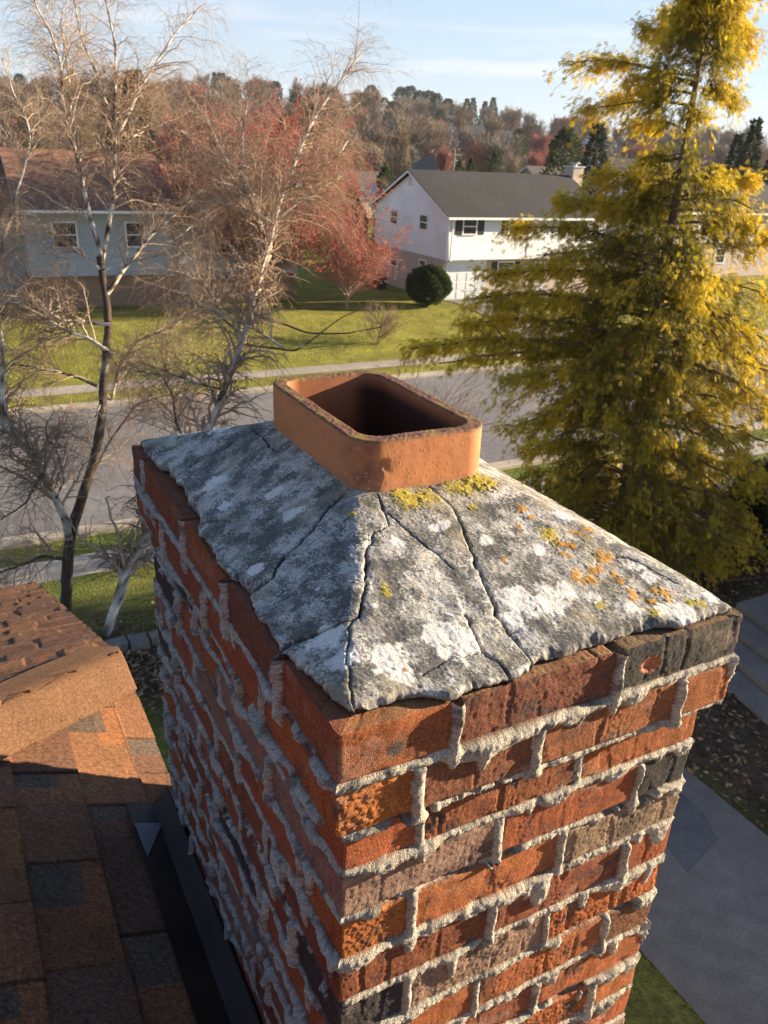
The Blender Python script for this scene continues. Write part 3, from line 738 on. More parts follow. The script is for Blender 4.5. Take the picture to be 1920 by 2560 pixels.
def ground_mat():
    m, N, L, P = new_mat('turf')
    P.inputs['Roughness'].default_value = .95; P.inputs['Specular IOR Level'].default_value = .1
    a = N.new('ShaderNodeAttribute'); a.attribute_name = 'Col'; t = N.new('ShaderNodeTexCoord')
    prev = a.outputs['Color']
    for sc, v, dt in ((1.2, .28, 5), (9, .35, 6), (55, .40, 3)):
        nz = N.new('ShaderNodeTexNoise'); nz.inputs['Scale'].default_value = sc; nz.inputs['Detail'].default_value = dt; L.new(t.outputs['Object'], nz.inputs['Vector'])
        mr = N.new('ShaderNodeMapRange'); mr.inputs[1].default_value = .3; mr.inputs[2].default_value = .7; mr.inputs[3].default_value = 1 - v; mr.inputs[4].default_value = 1 + v
        L.new(nz.outputs[0], mr.inputs[0]); mx = N.new('ShaderNodeMixRGB'); mx.blend_type = 'MULTIPLY'; mx.inputs[0].default_value = 1
        L.new(prev, mx.inputs[1]); L.new(mr.outputs[0], mx.inputs[2]); prev = mx.outputs[0]
    L.new(prev, P.inputs['Base Color'])
    nz = N.new('ShaderNodeTexNoise'); nz.inputs['Scale'].default_value = 18; nz.inputs['Detail'].default_value = 8; L.new(t.outputs['Object'], nz.inputs['Vector'])
    b = N.new('ShaderNodeBump'); b.inputs['Strength'].default_value = .9; b.inputs['Distance'].default_value = .08; L.new(nz.outputs[0], b.inputs['Height']); L.new(b.outputs[0], P.inputs['Normal'])
    return m

def build_ground():
    xs = np.r_[-1500, -800, -400, -200, -100, np.arange(-60, -12, 2.0), np.arange(-12, 60, .4), np.arange(60, 200, 4), np.arange(200, 900, 20), 1200, 2000, 3000]
    ys = np.r_[-1500, -600, -200, -80, np.arange(-40, -4, 2.0), np.arange(-4, 60, .35), np.arange(60, 200, 4), np.arange(200, 800, 16), 1000, 1600, 2600]
    X, Y = np.meshgrid(xs, ys, indexing='ij'); Z = HZ(X, Y)
    n = fbm(X * .3, Y * .3, 4, 410); n1 = fbm(X * .06, Y * .06, 3, 411)
    g = lerp(np.array([.095, .125, .022]), np.array([.150, .150, .034]), sst(-.3, .4, n)[..., None])
    far = np.clip((Y > 30), 0, 1)[..., None]
    g = lerp(g, np.array([.235, .222, .042]), far * .8)
    dry = sst(.1, .6, fbm(X * .9, Y * .9, 4, 412)); g = lerp(g, np.array([.16, .13, .05]), dry[..., None] * .5)
    lush = sst(55, 75, Y) * sst(150, 120, Y); g = lerp(g, np.array([.16, .27, .02]), lush[..., None] * .8)
    leaf = sst(7.35, 7.8, X) * sst(17, 12, Y) * sst(-.8, -.1, fbm(X * .7, Y * .7, 3, 413) + .1)
    g = lerp(g, np.array([.080, .055, .036]), leaf[..., None])
    bed = np.exp(-(((X - 1.4) / 1.1) ** 2 + ((Y - 10.2) / .9) ** 2)); g = lerp(g, np.array([.06, .045, .03]), np.clip(bed * 1.6, 0, 1)[..., None])
    wood = sst(140, 190, np.hypot(X, Y)); g = lerp(g, np.array([.085, .062, .042]), wood[..., None])
    V = np.stack([X, Y, Z], -1).reshape(-1, 3)
    o = mesh_obj('ground', V, quads(*X.shape), ground_mat(), None, g.reshape(-1, 3), smooth=True); tag(o, kind='structure')
build_ground()

def strip(name, x0, x1, y0, y1, lift, mat, step=.5, zf=None, kind='structure'):
    xs = np.arange(x0, x1 + step, step); ys = np.linspace(y0, y1, max(3, int((y1 - y0) / .35)))
    X, Y = np.meshgrid(xs, ys, indexing='ij'); Z = (HZ(X, Y) if zf is None else zf(X, Y)) + lift
    o = mesh_obj(name, np.stack([X, Y, Z], -1).reshape(-1, 3), quads(*X.shape), mat, None, smooth=True)
    if kind: tag(o, kind=kind)
    return o

def asphalt(name, c, patch=True):
    m, N, L, P = new_mat(name)
    P.inputs['Roughness'].default_value = .85
    t = N.new('ShaderNodeTexCoord'); prev = None
    for sc, v, dt in ((.35, .22, 5), (4, .15, 5), (90, .45, 2)):
        nz = N.new('ShaderNodeTexNoise'); nz.inputs['Scale'].default_value = sc; nz.inputs['Detail'].default_value = dt; L.new(t.outputs['Object'], nz.inputs['Vector'])
        mr = N.new('ShaderNodeMapRange'); mr.inputs[1].default_value = .3; mr.inputs[2].default_value = .7; mr.inputs[3].default_value = 1 - v; mr.inputs[4].default_value = 1 + v
        L.new(nz.outputs[0], mr.inputs[0]); mx = N.new('ShaderNodeMixRGB'); mx.blend_type = 'MULTIPLY'; mx.inputs[0].default_value = 1
        if prev is None: mx.inputs[1].default_value = (*c, 1)
        else: L.new(prev, mx.inputs[1])
        L.new(mr.outputs[0], mx.inputs[2]); prev = mx.outputs[0]
    L.new(prev, P.inputs['Base Color'])
    return m

M_ROAD = asphalt('road asphalt', (.165, .155, .150))
M_DRIVE = asphalt('driveway asphalt', (.165, .148, .125))
M_CONC = asphalt('concrete', (.33, .29, .23))
M_KERB = asphalt('kerb concrete', (.38, .33, .25))
zr = lambda X, Y: -8.50 + 0 * X
strip('road', -120, 160, 19.2, 29.6, .006, M_ROAD, 1.0, zr)
strip('sidewalk', -60, 80, 16.45, 17.65, .012, M_CONC, 1.0)
strip('sidewalk', -60, 90, 31.3, 32.4, .012, M_CONC, 1.0)
for ya, yb in ((18.75, 19.2), (29.6, 30.05)):
    o = MB().box((-120, ya, -8.9), (160, yb, -8.385)).build('kerb', M_KERB, None, .02); tag(o, kind='structure')
# driveway at our side and the neighbour's
strip('driveway', 5.0, 7.5, -30, 18.7, .02, M_DRIVE, .25)
def drive2():
    x0 = np.array([[25.4, 39.9], [28.2, 39.9], [30.5, 36], [31.0, 30.0], [27.6, 30.0], [26.0, 35.5]])
    t = np.linspace(0, 1, 24); L_ = np.stack([np.interp(t, [0, .5, 1], [25.3, 26.4, 28.0]), np.interp(t, [0, .5, 1], [39.9, 35, 29.9])], 1)
    Rr = np.stack([np.interp(t, [0, .5, 1], [28.3, 29.6, 31.4]), np.interp(t, [0, .5, 1], [39.9, 35, 29.9])], 1)
    w = np.linspace(0, 1, 8); XY = L_[:, None] * (1 - w[None, :, None]) + Rr[:, None] * w[None, :, None]
    Z = HZ(XY[..., 0], XY[..., 1]) + .03
    o = mesh_obj('driveway', np.concatenate([XY, Z[..., None]], -1).reshape(-1, 3), quads(*Z.shape), M_DRIVE, None, smooth=True); tag(o, kind='structure')
drive2()
# dark patches repaired in the driveway
b = MB(); b.prism([(6.35, 4.55, -6.775), (7.1, 4.75, -6.775), (7.05, 4.20, -6.775), (6.9, 3.9, -6.775), (6.2, 3.7, -6.775)], (0, 0, .003))
tag(b.build('driveway_patch', asphalt('patch asphalt', (.110, .105, .104)), None), kind='structure')
# concrete garden steps at the right
M_STEP = asphalt('old concrete', (.16, .145, .125))
st = empty('garden_steps', (10.4, 6.3, -6.85), 'low flight of concrete garden steps beside the shaded driveway', 'steps')
for i in range(4):
    xa, xb = 9.45 + i * .50, 9.45 + (i + 1) * .50 + (1.2 if i == 3 else -.004)
    MB().prism([(xa - .36, 3.9, -7.0), (xb - .36, 3.9, -7.0), (xb + .27, 7.4, -7.0), (xa + .27, 7.4, -7.0)], (0, 0, .26 + .10 * i)).build('tread', M_STEP, st, .015)
# stone edging at the foot of the birch
se = empty('stone_edging', (1.45, 10.7, -6.85), 'row of flat grey edging stones below the leaning birch trunk', 'edging')
for i in range(6):
    x = .9 + i * .32; b = MB().box((x, 10.62 + .05 * (i % 2), -6.85), (x + .29, 10.86 + .04 * (i % 3), -6.66 + .03 * (i % 2)))
    b.build('stone', plain('grey stone', (.20, .18, .16), .9, .3, 8, .4, 20), se, .03)

# ================================================================== HOUSES ACROSS THE STREET
def siding(name, c, pitch=.11, rough=.6):
    """lapped boards: the profile shows as a bump, the colour darkens in a line under each lap"""
    m, N, L, P = new_mat(name)
    P.inputs['Roughness'].default_value = rough
    t = N.new('ShaderNodeTexCoord'); sp = N.new('ShaderNodeSeparateXYZ'); L.new(t.outputs['Object'], sp.inputs[0])
    d = N.new('ShaderNodeMath'); d.operation = 'DIVIDE'; d.inputs[1].default_value = pitch; L.new(sp.outputs[2], d.inputs[0])
    f = N.new('ShaderNodeMath'); f.operation = 'FRACT'; L.new(d.outputs[0], f.inputs[0])
    b = N.new('ShaderNodeBump'); b.inputs['Strength'].default_value = .8; b.inputs['Distance'].default_value = .02; b.invert = True
    L.new(f.outputs[0], b.inputs['Height']); L.new(b.outputs[0], P.inputs['Normal'])
    gp = N.new('ShaderNodeMath'); gp.operation = 'GREATER_THAN'; gp.inputs[1].default_value = .90; L.new(f.outputs[0], gp.inputs[0])
    nz = N.new('ShaderNodeTexNoise'); nz.inputs['Scale'].default_value = .8; nz.inputs['Detail'].default_value = 6; L.new(t.outputs['Object'], nz.inputs['Vector'])
    mr = N.new('ShaderNodeMapRange'); mr.inputs[1].default_value = .3; mr.inputs[2].default_value = .7; mr.inputs[3].default_value = .88; mr.inputs[4].default_value = 1.08; L.new(nz.outputs[0], mr.inputs[0])
    mx = N.new('ShaderNodeMixRGB'); mx.blend_type = 'MULTIPLY'; mx.inputs[0].default_value = 1; mx.inputs[1].default_value = (*c, 1); L.new(mr.outputs[0], mx.inputs[2])
    m2 = N.new('ShaderNodeMixRGB'); m2.blend_type = 'MULTIPLY'; m2.inputs[2].default_value = (.72, .72, .74, 1); L.new(gp.outputs[0], m2.inputs[0]); L.new(mx.outputs[0], m2.inputs[1])  # darker line coloured along each lap
    L.new(m2.outputs[0], P.inputs['Base Color'])
    return m

def brickwall(name, c1, c2, mort):
    m, N, L, P = new_mat(name)
    P.inputs['Roughness'].default_value = .9
    t = N.new('ShaderNodeTexCoord'); sp = N.new('ShaderNodeSeparateXYZ'); L.new(t.outputs['Object'], sp.inputs[0])
    ad = N.new('ShaderNodeMath'); ad.operation = 'ADD'; L.new(sp.outputs[0], ad.inputs[0]); L.new(sp.outputs[1], ad.inputs[1])
    cb = N.new('ShaderNodeCombineXYZ'); L.new(ad.outputs[0], cb.inputs[0]); L.new(sp.outputs[2], cb.inputs[1])
    br = N.new('ShaderNodeTexBrick'); br.inputs['Scale'].default_value = 1; br.inputs['Brick Width'].default_value = .21; br.inputs['Row Height'].default_value = .075; br.inputs['Mortar Size'].default_value = .008
    br.inputs['Color1'].default_value = (*c1, 1); br.inputs['Color2'].default_value = (*c2, 1); br.inputs['Mortar'].default_value = (*mort, 1)
    L.new(cb.outputs[0], br.inputs['Vector']); L.new(br.outputs[0], P.inputs['Base Color'])
    return m

def roofing(name, c):
    m, N, L, P = new_mat(name)
    P.inputs['Roughness'].default_value = .92
    t = N.new('ShaderNodeTexCoord'); prev = None
    for sc, v, dt in (((.5, .5, .5), .25, 5), ((2.5, 2.5, 9), .25, 3), ((30, 30, 30), .35, 2)):
        mp = N.new('ShaderNodeMapping'); mp.inputs['Scale'].default_value = sc; L.new(t.outputs['Object'], mp.inputs[0])
        nz = N.new('ShaderNodeTexNoise'); nz.inputs['Scale'].default_value = 1; nz.inputs['Detail'].default_value = dt; L.new(mp.outputs[0], nz.inputs['Vector'])
        mr = N.new('ShaderNodeMapRange'); mr.inputs[1].default_value = .3; mr.inputs[2].default_value = .7; mr.inputs[3].default_value = 1 - v; mr.inputs[4].default_value = 1 + v
        L.new(nz.outputs[0], mr.inputs[0]); mx = N.new('ShaderNodeMixRGB'); mx.blend_type = 'MULTIPLY'; mx.inputs[0].default_value = 1
        if prev is None: mx.inputs[1].default_value = (*c, 1)
        else: L.new(prev, mx.inputs[1])
        L.new(mr.outputs[0], mx.inputs[2]); prev = mx.outputs[0]
    L.new(prev, P.inputs['Base Color'])
    return m

M_WHITE = plain('white trim', (.80, .80, .78), .5, .05, 3)
M_GLASS = plain('window glass', (.035, .042, .05), .08, .3, 2, spec=.8)
M_SHUT = plain('black shutter', (.028, .028, .028), .5, .1, 3)
M_DOORW = plain('white door', (.74, .75, .76), .45, .04, 2)
M_WSID = siding('white siding', (.80, .80, .79))
M_PBRICK = brickwall('pale brick', (.50, .39, .33), (.42, .32, .27), (.52, .47, .42))
M_ROOFG = roofing('charcoal shingle', (.024, .0245, .024))

def window(par, face, a0, a1, z0, z1, w, shut=0.0, rows=1, trim=M_WHITE):
    """face 'y' wall looking -Y at y=w, 'x' wall looking -X at x=w; a runs along the wall"""
    def bx(b, a, c, e, f, d0, d1):
        if face == 'y': b.box((a, w - d1, e), (c, w - d0, f))
        else: b.box((w - d1, a, e), (w - d0, c, f))
    t = .075; b = MB()
    bx(b, a0 - t, a1 + t, z1, z1 + t, -.02, .045); bx(b, a0 - t - .03, a1 + t + .03, z0 - t, z0, -.02, .065)
    bx(b, a0 - t, a0, z0, z1, -.02, .045); bx(b, a1, a1 + t, z0, z1, -.02, .045)
    zm = (z0 + z1) / 2; bx(b, a0, a1, zm - .03, zm + .03, -.01, .028)
    if rows > 1:
        am = (a0 + a1) / 2; bx(b, am - .02, am + .02, z0, zm - .03, -.01, .024); bx(b, am - .02, am + .02, zm + .03, z1, -.01, .024)
    f = b.build('window', trim, par)
    b = MB(); bx(b, a0, a1, z0, z1, -.03, .006); b.build('pane', M_GLASS, f)
    if shut:
        for s0, s1 in ((a0 - t - shut, a0 - t - .015), (a1 + t + .015, a1 + t + shut)):
            b = MB(); bx(b, s0, s1, z0 - .05, z1 + .06, -.01, .035)
            n = 9
            for i in range(n):
                zz = z0 - .02 + (z1 - z0 + .02) * i / n; bx(b, s0 + .04, s1 - .04, zz, zz + (z1 - z0) / n * .55, .035, .045)
            b.build('shutter', M_SHUT, par)

def gable_roof(par, x0, x1, y0, y1, ze, zr, mat, ovh=.30, ovf=.40, th=.14, name='roof', trim=M_WHITE):
    ym = (y0 + y1) / 2; sl = (zr - ze) / (ym - y0)
    b = MB(); yo0, yo1 = y0 - ovf, y1 + ovf; zo = ze - sl * ovf
    for ya, za, yb, zb in ((yo0, zo, ym, zr), (yo1, zo, ym, zr)):
        b.prism([(x0 - ovh, ya, za + th), (x1 + ovh, ya, za + th), (x1 + ovh, yb, zb + th), (x0 - ovh, yb, zb + th)], (0, 0, -.05))
    r = b.build(name, mat, par)
    for ya, za, s in ((yo0, zo, -1), (yo1, zo, 1)):
        MB().box((x0 - ovh, min(ya, ya + s * .12), za - .02), (x1 + ovh, max(ya, ya + s * .12), za + .10)).build('gutter', trim, par)
    for xg in (x0 - ovh + .004, x1 + ovh - .034):
        MB().prism([(xg, yo0, zo - .03), (xg, ym, zr - .03), (xg, yo1, zo - .03), (xg, yo1, zo + th - .052), (xg, ym, zr + th - .052), (xg, yo0, zo + th - .052)], (.03, 0, 0)).build('bargeboard', trim, par)
    return r

def block(par, name, mat, x0, x1, y0, y1, z0, ze, zr=None):
    """four walls, with gable ends towards -X and +X when zr is given"""
    ym = (y0 + y1) / 2; b = MB()
    if zr is None: b.box((x0, y0, z0), (x1, y1, ze))
    else: b.prism([(x0, y0, z0), (x0, y1, z0), (x0, y1, ze), (x0, ym, zr), (x0, y0, ze)], (x1 - x0, 0, 0))
    return b.build(name, mat, par)

def white_house():
    x0, x1, y0, y1 = 24.95, 36.2, 39.42, 48.1
    h = empty('white_house', ((x0 + x1) / 2, 44, -7.15), 'white sided house with dark grey roof, black shutters and white garage door', 'house')
    block(h, 'siding', M_WSID, x0, x1, y0, y1, -4.88, -2.50, -.55)
    block(h, 'brick_wall', M_PBRICK, x0 + .03, x1 - .1, 40.02, y1 - .05, -7.5, -4.882)
    rf = gable_roof(h, x0, x1, y0, y1, -2.50, -.50, M_ROOFG)
    for xa, xb in ((x0 - .012, x0 + .08), (x1 - .08, x1 + .012)): MB().box((xa, y0 - .012, -4.90), (xb, y0 + .08, -2.55)).build('corner_board', M_WHITE, h)
    b = MB().cyl((x0 + .25, y0 - .10, -2.62), (x0 + .25, y0 - .06, -4.9), .05, .05, 8).cyl((x0 + .25, y0 - .06, -4.9), (x0 + .25, 39.93, -5.15), .05, .05, 8).cyl((x0 + .25, 39.93, -5.15), (x0 + .25, 39.93, -7.1), .05, .05, 8)
    b.build('downspout', M_WHITE, h)
    window(h, 'x', 45.20, 46.00, -3.46, -2.74, x0); window(h, 'x', 41.66, 42.46, -3.46, -2.74, x0)
    window(h, 'x', 45.05, 45.85, -5.91, -5.22, x0 + .03); window(h, 'x', 41.62, 42.28, -5.75, -5.21, x0 + .03)
    b = MB().box((x0 - .03, 43.68, -1.24), (x0 + .01, 44.07, -.82))
    for i in range(6): b.box((x0 - .045, 43.72, -1.20 + i * .065), (x0 - .03, 44.03, -1.17 + i * .065))
    b.build('gable_vent', plain('pale vent', (.62, .62, .62), .6, .1), h)
    window(h, 'y', 25.95, 26.78, -3.47, -2.70, y0, .46, 1); window(h, 'y', 29.05, 29.95, -3.47, -2.70, y0, .46, 1)
    window(h, 'y', 33.3, 34.2, -3.47, -2.70, y0, .46, 1)
    window(h, 'y', 28.98, 30.05, -5.80, -5.14, 40.02, .40, 1); window(h, 'y', 33.4, 34.4, -5.80, -5.14, 40.02, .40, 1)
    b = MB().box((25.45, 39.975, -7.15), (28.0, 40.03, -5.08))
    for r in range(4):
        for c in range(4): b.box((25.53 + c * .63, 39.96, -7.08 + r * .50), (26.05 + c * .63, 39.976, -6.68 + r * .50))
    b.build('garage_door', M_DOORW, h)
    MB().box((25.37, 39.955, -5.08), (28.08, 40.03, -4.95)).box((28.0, 39.955, -7.15), (28.08, 40.03, -5.08)).box((25.37, 39.955, -7.15), (25.45, 40.03, -5.08)).build('garage_frame', M_WHITE, h)
    b = MB().box((30.45, y0 - .02, -4.7), (31.12, y0 + .01, -2.62)); b.build('panel', M_WHITE, h)
    MB().cyl((31.6, y0 - .10, -3.2), (31.6, y0 - .10, -2.92), .05, .07, 8).box((31.57, y0 - .08, -3.0), (31.63, y0, -2.96)).build('wall_lamp', M_SHUT, h)
    d = MB().box((31.62, 39.96, -7.05), (32.42, 40.03, -5.1)).build('front_door', M_DOORW, h)
    MB().box((31.72, 39.945, -6.2), (32.32, 39.962, -5.25)).build('pane', M_GLASS, d)
    MB().box((30.9, 38.6, -7.4), (33.2, 40.02, -7.05)).build('porch_step', M_CONC, h, .02)
    # brick chimney on the far end of the ridge
    cm = MB().box((36.52, 43.4, -7.3), (37.35, 44.3, .12)).build('chimney', brickwall('red brick', (.42, .30, .24), (.50, .37, .30), (.42, .38, .34)), rf)
    MB().box((36.45, 43.33, .12), (37.42, 44.37, .19)).cyl((36.93, 43.85, .19), (36.93, 43.85, .34), .17, .17, 12).cyl((36.93, 43.85, .34), (36.93, 43.85, .40), .34, .30, 14).build('chimney_cap', plain('galvanised', (.45, .46, .47), .4, .1, 5, metal=.6), cm)
    # satellite dish at the back eave
    b = MB(); n = 20; c = np.array([x0 - .25, 48.35, -1.75]); ax = np.array([-.55, -.75, .35]); ax /= np.linalg.norm(ax)
    u = np.cross(ax, (0, 0, 1)); u /= np.linalg.norm(u); v = np.cross(u, ax)
    k0 = len(b.v); b.v.append(tuple(c))
    for r in (.25, .45):
        for i in range(n):
            th = 2 * math.pi * i / n; b.v.append(tuple(c + r * (math.cos(th) * u + math.sin(th) * v) + ax * r * r * .45))
    for i in range(n):
        b.f.append([k0, k0 + 1 + i, k0 + 1 + (i + 1) % n]); b.f.append([k0 + 1 + i, k0 + 1 + n + i, k0 + 1 + n + (i + 1) % n, k0 + 1 + (i + 1) % n])
    b.cyl(c - ax * .05, (x0 + .1, 48.3, -2.35), .03, .03, 6); b.cyl(c + ax * .05, c + ax * .5 + v * -.2, .015, .015, 5)
    b.build('satellite_dish', plain('dish grey', (.42, .43, .46), .45, .05), h)
white_house()

# things standing by the white house
o = MB(); o.box((22.95, 44.2, -7.1), (23.85, 45.1, -6.42))
acu = empty('air_conditioner', (23.4, 44.65, zat(23.4, 44.6)), 'dark air conditioning unit at the brick wall beside the white house', 'air conditioner')
b = MB().box((22.95, 44.2, -7.2), (23.85, 45.1, -6.42))
for i in range(9): b.box((22.93, 44.18, -7.05 + i * .07), (23.87, 45.12, -7.02 + i * .07))
b.build('casing', plain('dark grey metal', (.06, .055, .055), .5, .1), acu)
b = MB().cyl((23.4, 44.65, -6.42), (23.4, 44.65, -6.37), .36, .34, 20)
b.build('fan_grille', plain('black grille', (.02, .02, .02), .5, .1), acu)

def leaves(C, D, Ls, Wd, twist=None):
    """one tapered leaf quad per centre: C (n,3) root, D (n,3) direction, Ls (n,) length, Wd (n,) width"""
    n = len(C); Rv = rng.normal(size=(n, 3)) if twist is None else twist
    D = D / (np.linalg.norm(D, axis=1, keepdims=True) + 1e-9); Sd = np.cross(D, Rv); Sd /= (np.linalg.norm(Sd, axis=1, keepdims=True) + 1e-9)
    a = C - Sd * Wd[:, None] * .25; b = C + Sd * Wd[:, None] * .25; m = C + D * Ls[:, None] * .5
    V = np.stack([a, m - Sd * Wd[:, None] * .5, C + D * Ls[:, None], m + Sd * Wd[:, None] * .5], 1).reshape(-1, 3)
    F = np.arange(4 * n).reshape(n, 4)
    return V, F

def ball_shrub(name, c, r, n, cols, label, cat, L=.10, squash=(1, 1, 1), par_trunk=True):
    d = rng.normal(size=(n, 3)); d /= np.linalg.norm(d, axis=1, keepdims=True)
    rad = np.power(rng.random(n), .22)
    lump = 1 + .24 * n2(d[:, 0] * 2.3 + d[:, 2] * 1.3, d[:, 1] * 2.3 - d[:, 2], 500) + .10 * n2(d[:, 0] * 7, d[:, 1] * 7 + d[:, 2] * 6, 501)
    P = np.array(c) + d * (rad * lump)[:, None] * np.array(r) * np.array(squash)
    zf = zat(c[0], c[1]); P[:, 2] = np.maximum(P[:, 2], zf + .02)
    V, F = leaves(P, d + rng.normal(size=(n, 3)) * .6, L * (.6 + .8 * rng.random(n)), L * .55 * (.6 + .8 * rng.random(n)))
    cc = np.array(cols[0]) + (np.array(cols[1]) - np.array(cols[0])) * rng.random((n, 1)); cc = np.repeat(cc, 4, 0)
    e = empty(name, (c[0], c[1], zf), label, cat)
    mesh_obj('foliage', V, F, M_LEAF, e, cc)
    b = MB().cyl((c[0], c[1], zf - .2), (c[0], c[1], c[2]), .09, .05, 8); b.build('stem', plain('shrub stem', (.10, .07, .05), .9), e)
    return e
ball_shrub('round_shrub', (23.55, 38.75, -6.05), (1.18, 1.18, 1.0), 26000, ((.022, .040, .010), (.050, .080, .020)), 'clipped round green shrub beside the white garage door', 'shrub')
def column_ever(name, x, y, h, r, n, cols, label, cat, group=None, lean=0.0):
    z0 = zat(x, y); t = rng.random(n); th = rng.random(n) * 2 * math.pi
    prof = np.interp(t, [0, .08, .35, .7, 1], [.55, .95, 1, .72, .06]) * r
    lump = 1 + .30 * n2(np.cos(th) * 1.6 + x, t * h * .9 + np.sin(th) * 1.6, 510) + .16 * n2(np.cos(th) * 5, t * h * 2.6 + np.sin(th) * 5, 511)
    rad = prof * np.power(rng.random(n), .30) * lump
    P = np.stack([x + rad * np.cos(th) + lean * t * h, y + rad * np.sin(th), z0 + .25 + t * (h - .25)], 1)
    D = np.stack([np.cos(th), np.sin(th), .2 + .9 * rng.random(n)], 1) + rng.normal(size=(n, 3)) * .35
    V, F = leaves(P, D, (.10 + .16 * rng.random(n)) * h / 5, (.05 + .06 * rng.random(n)) * h / 5)
    cc = np.array(cols[0]) + (np.array(cols[1]) - np.array(cols[0])) * rng.random((n, 1)); cc = np.repeat(cc, 4, 0)
    e = empty(name, (x, y, z0), label, cat, group)
    mesh_obj('crown', V, F, M_LEAF, e, cc)
    MB().cyl((x, y, z0 - .2), (x + lean * h * .7, y, z0 + h * .7), .06 * r + .05, .03, 8).build('trunk', plain('dark trunk', (.08, .06, .045), .9), e)
    return e
column_ever('dark_evergreen', 24.0, 49.6, 5.2, 1.25, 16000, ((.008, .014, .008), (.020, .030, .014)), 'dark evergreen at the back corner of the white house below the dish', 'evergreen')

M_GSID = siding('grey green siding', (.37, .40, .395)); M_BROOF = roofing('brown shingle', (.21, .105, .062)); M_RBRICK = brickwall('brown brick', (.26, .13, .075), (.32, .17, .09), (.32, .27, .2))
def grey_house():
    h = empty('grey_house', (10, 46, -7.2), 'grey green house with brown roof behind the bare birch branches', 'house')
    x0, x1, y0, y1 = 3.7, 10.4, 42.0, 50.0
    block(h, 'siding', M_GSID, x0, x1, y0, y1, -5.62, -2.40, -.26)
    block(h, 'brick_wall', M_RBRICK, x0 + .1, x1 - .1, y0 + .35, y1 - .1, -7.6, -5.622)
    gable_roof(h, x0, x1, y0, y1, -2.40, -.23, M_BROOF, .35, .55)
    block(h, 'side_wing', M_GSID, -8.0, x0 - .02, 44.2, 50.0, -7.6, -2.9, -.85)
    gable_roof(h, -8.0, x0 - .38, 44.2, 50.0, -2.9, -.82, M_BROOF, .3, .5, name='side_roof')
    window(h, 'y', 8.24, 9.05, -4.25, -3.20, y0); window(h, 'y', 4.9, 5.9, -4.25, -3.20, y0)
    block(h, 'wing_wall', M_GSID, x1 + .01, 17.6, 43.2, 50.6, -5.9, -3.0, -.75)
    block(h, 'wing_base', M_RBRICK, x1 + .05, 17.5, 43.3, 50.5, -7.6, -5.902)
    gable_roof(h, x1 + .38, 17.6, 43.2, 50.6, -3.0, -.72, M_BROOF, .30, .5, name='wing_roof')
    window(h, 'y', 12.95, 14.5, -4.75, -3.75, 43.2, 0, 2); window(h, 'y', 15.6, 16.6, -4.75, -3.75, 43.2)
    d = MB().box((11.0, 43.14, -6.9), (11.9, 43.2, -4.9)).build('front_door', M_DOORW, h)
    MB().box((10.6, 41.6, -7.5), (12.6, 43.2, -6.9)).build('porch_step', M_CONC, h, .02)
grey_house()

M_GSID2 = siding('pale grey siding', (.50, .51, .50))
def right_house():
    h = empty('pale_grey_house', (51, 46, -7.0), 'pale grey house with black roof at the right behind the golden conifer', 'house')
    x0, x1, y0, y1 = 45.6, 60.0, 44.0, 52.0
    block(h, 'siding', M_GSID2, x0, x1, y0, y1, -4.6, -2.35, .05)
    block(h, 'brick_wall', M_PBRICK, x0 + .1, x1 - .1, y0 + .4, y1, -7.6, -4.602)
    rf = gable_roof(h, x0, x1, y0, y1, -2.35, .08, M_ROOFG)
    for a in (47.2, 50.6, 54.2, 57.2): window(h, 'y', a, a + 1.0, -3.75, -2.65, y0, .4, 1)
    for a in (48.5, 52.0, 55.5): window(h, 'y', a, a + 1.0, -6.1, -5.1, y0 + .4)
    window(h, 'x', 46.3, 47.1, -3.7, -2.7, x0); window(h, 'x', 49.1, 49.9, -3.7, -2.7, x0)
    MB().box((52.2, 47.4, -1.3), (53.2, 48.3, 1.3)).build('chimney', brickwall('dark red brick', (.24, .11, .08), (.3, .15, .1), (.3, .26, .22)), rf)
right_house()
def small_house(name, x0, x1, y0, y1, zb, ze, zr, wm, rm, label, wins=3, along='x'):
    h = empty(name, ((x0 + x1) / 2, (y0 + y1) / 2, zb), label, 'house')
    block(h, 'wall', wm, x0, x1, y0, y1, zb - .4, ze, zr); gable_roof(h, x0, x1, y0, y1, ze, zr + .03, rm, .3, .35)
    for i in range(wins):
        a = x0 + (x1 - x0) * (i + .6) / (wins + .2); window(h, 'y', a, a + .9, ze - 1.5, ze - .5, y0)
    window(h, 'x', (y0 + y1) / 2 - .5, (y0 + y1) / 2 + .5, ze - 1.3, ze - .3, x0)
    return h
M_CREAM = siding('cream siding', (.60, .52, .36)); M_TAN = plain('tan stucco', (.50, .42, .30), .9, .08, 1)
M_ROOFB = roofing('faded brown shingle', (.095, .072, .062))
small_house('white_gable_house', 53.0, 60.0, 57.0, 65.0, -6.9, -1.9, .75, M_WSID, M_ROOFG, 'white gabled house half hidden behind the golden conifer', 1)
P = at(1098, 398, 128); zc = zat(P[0], P[1])
o = small_house('cream_house', P[0] - 5.5, P[0] + 5.5, P[1] - 4.2, P[1] + 4.2, zc, P[2] - 2.1, P[2], M_CREAM, M_ROOFB, 'small cream house with a pale gable above the white house ridge', 2)
o.rotation_euler.z = R_(84)
small_house('tan_house', 41.5, 50.5, 92.0, 99.0, -6.5, -3.6, -1.9, M_TAN, M_ROOFB, 'low tan house with brown roof behind the bare tree', 3)
small_house('brown_house', 62.5, 75.0, 78.0, 87.0, -6.5, -3.0, -.4, M_RBRICK, M_ROOFB, 'house with low dark brown roof beyond the white house chimney', 3)
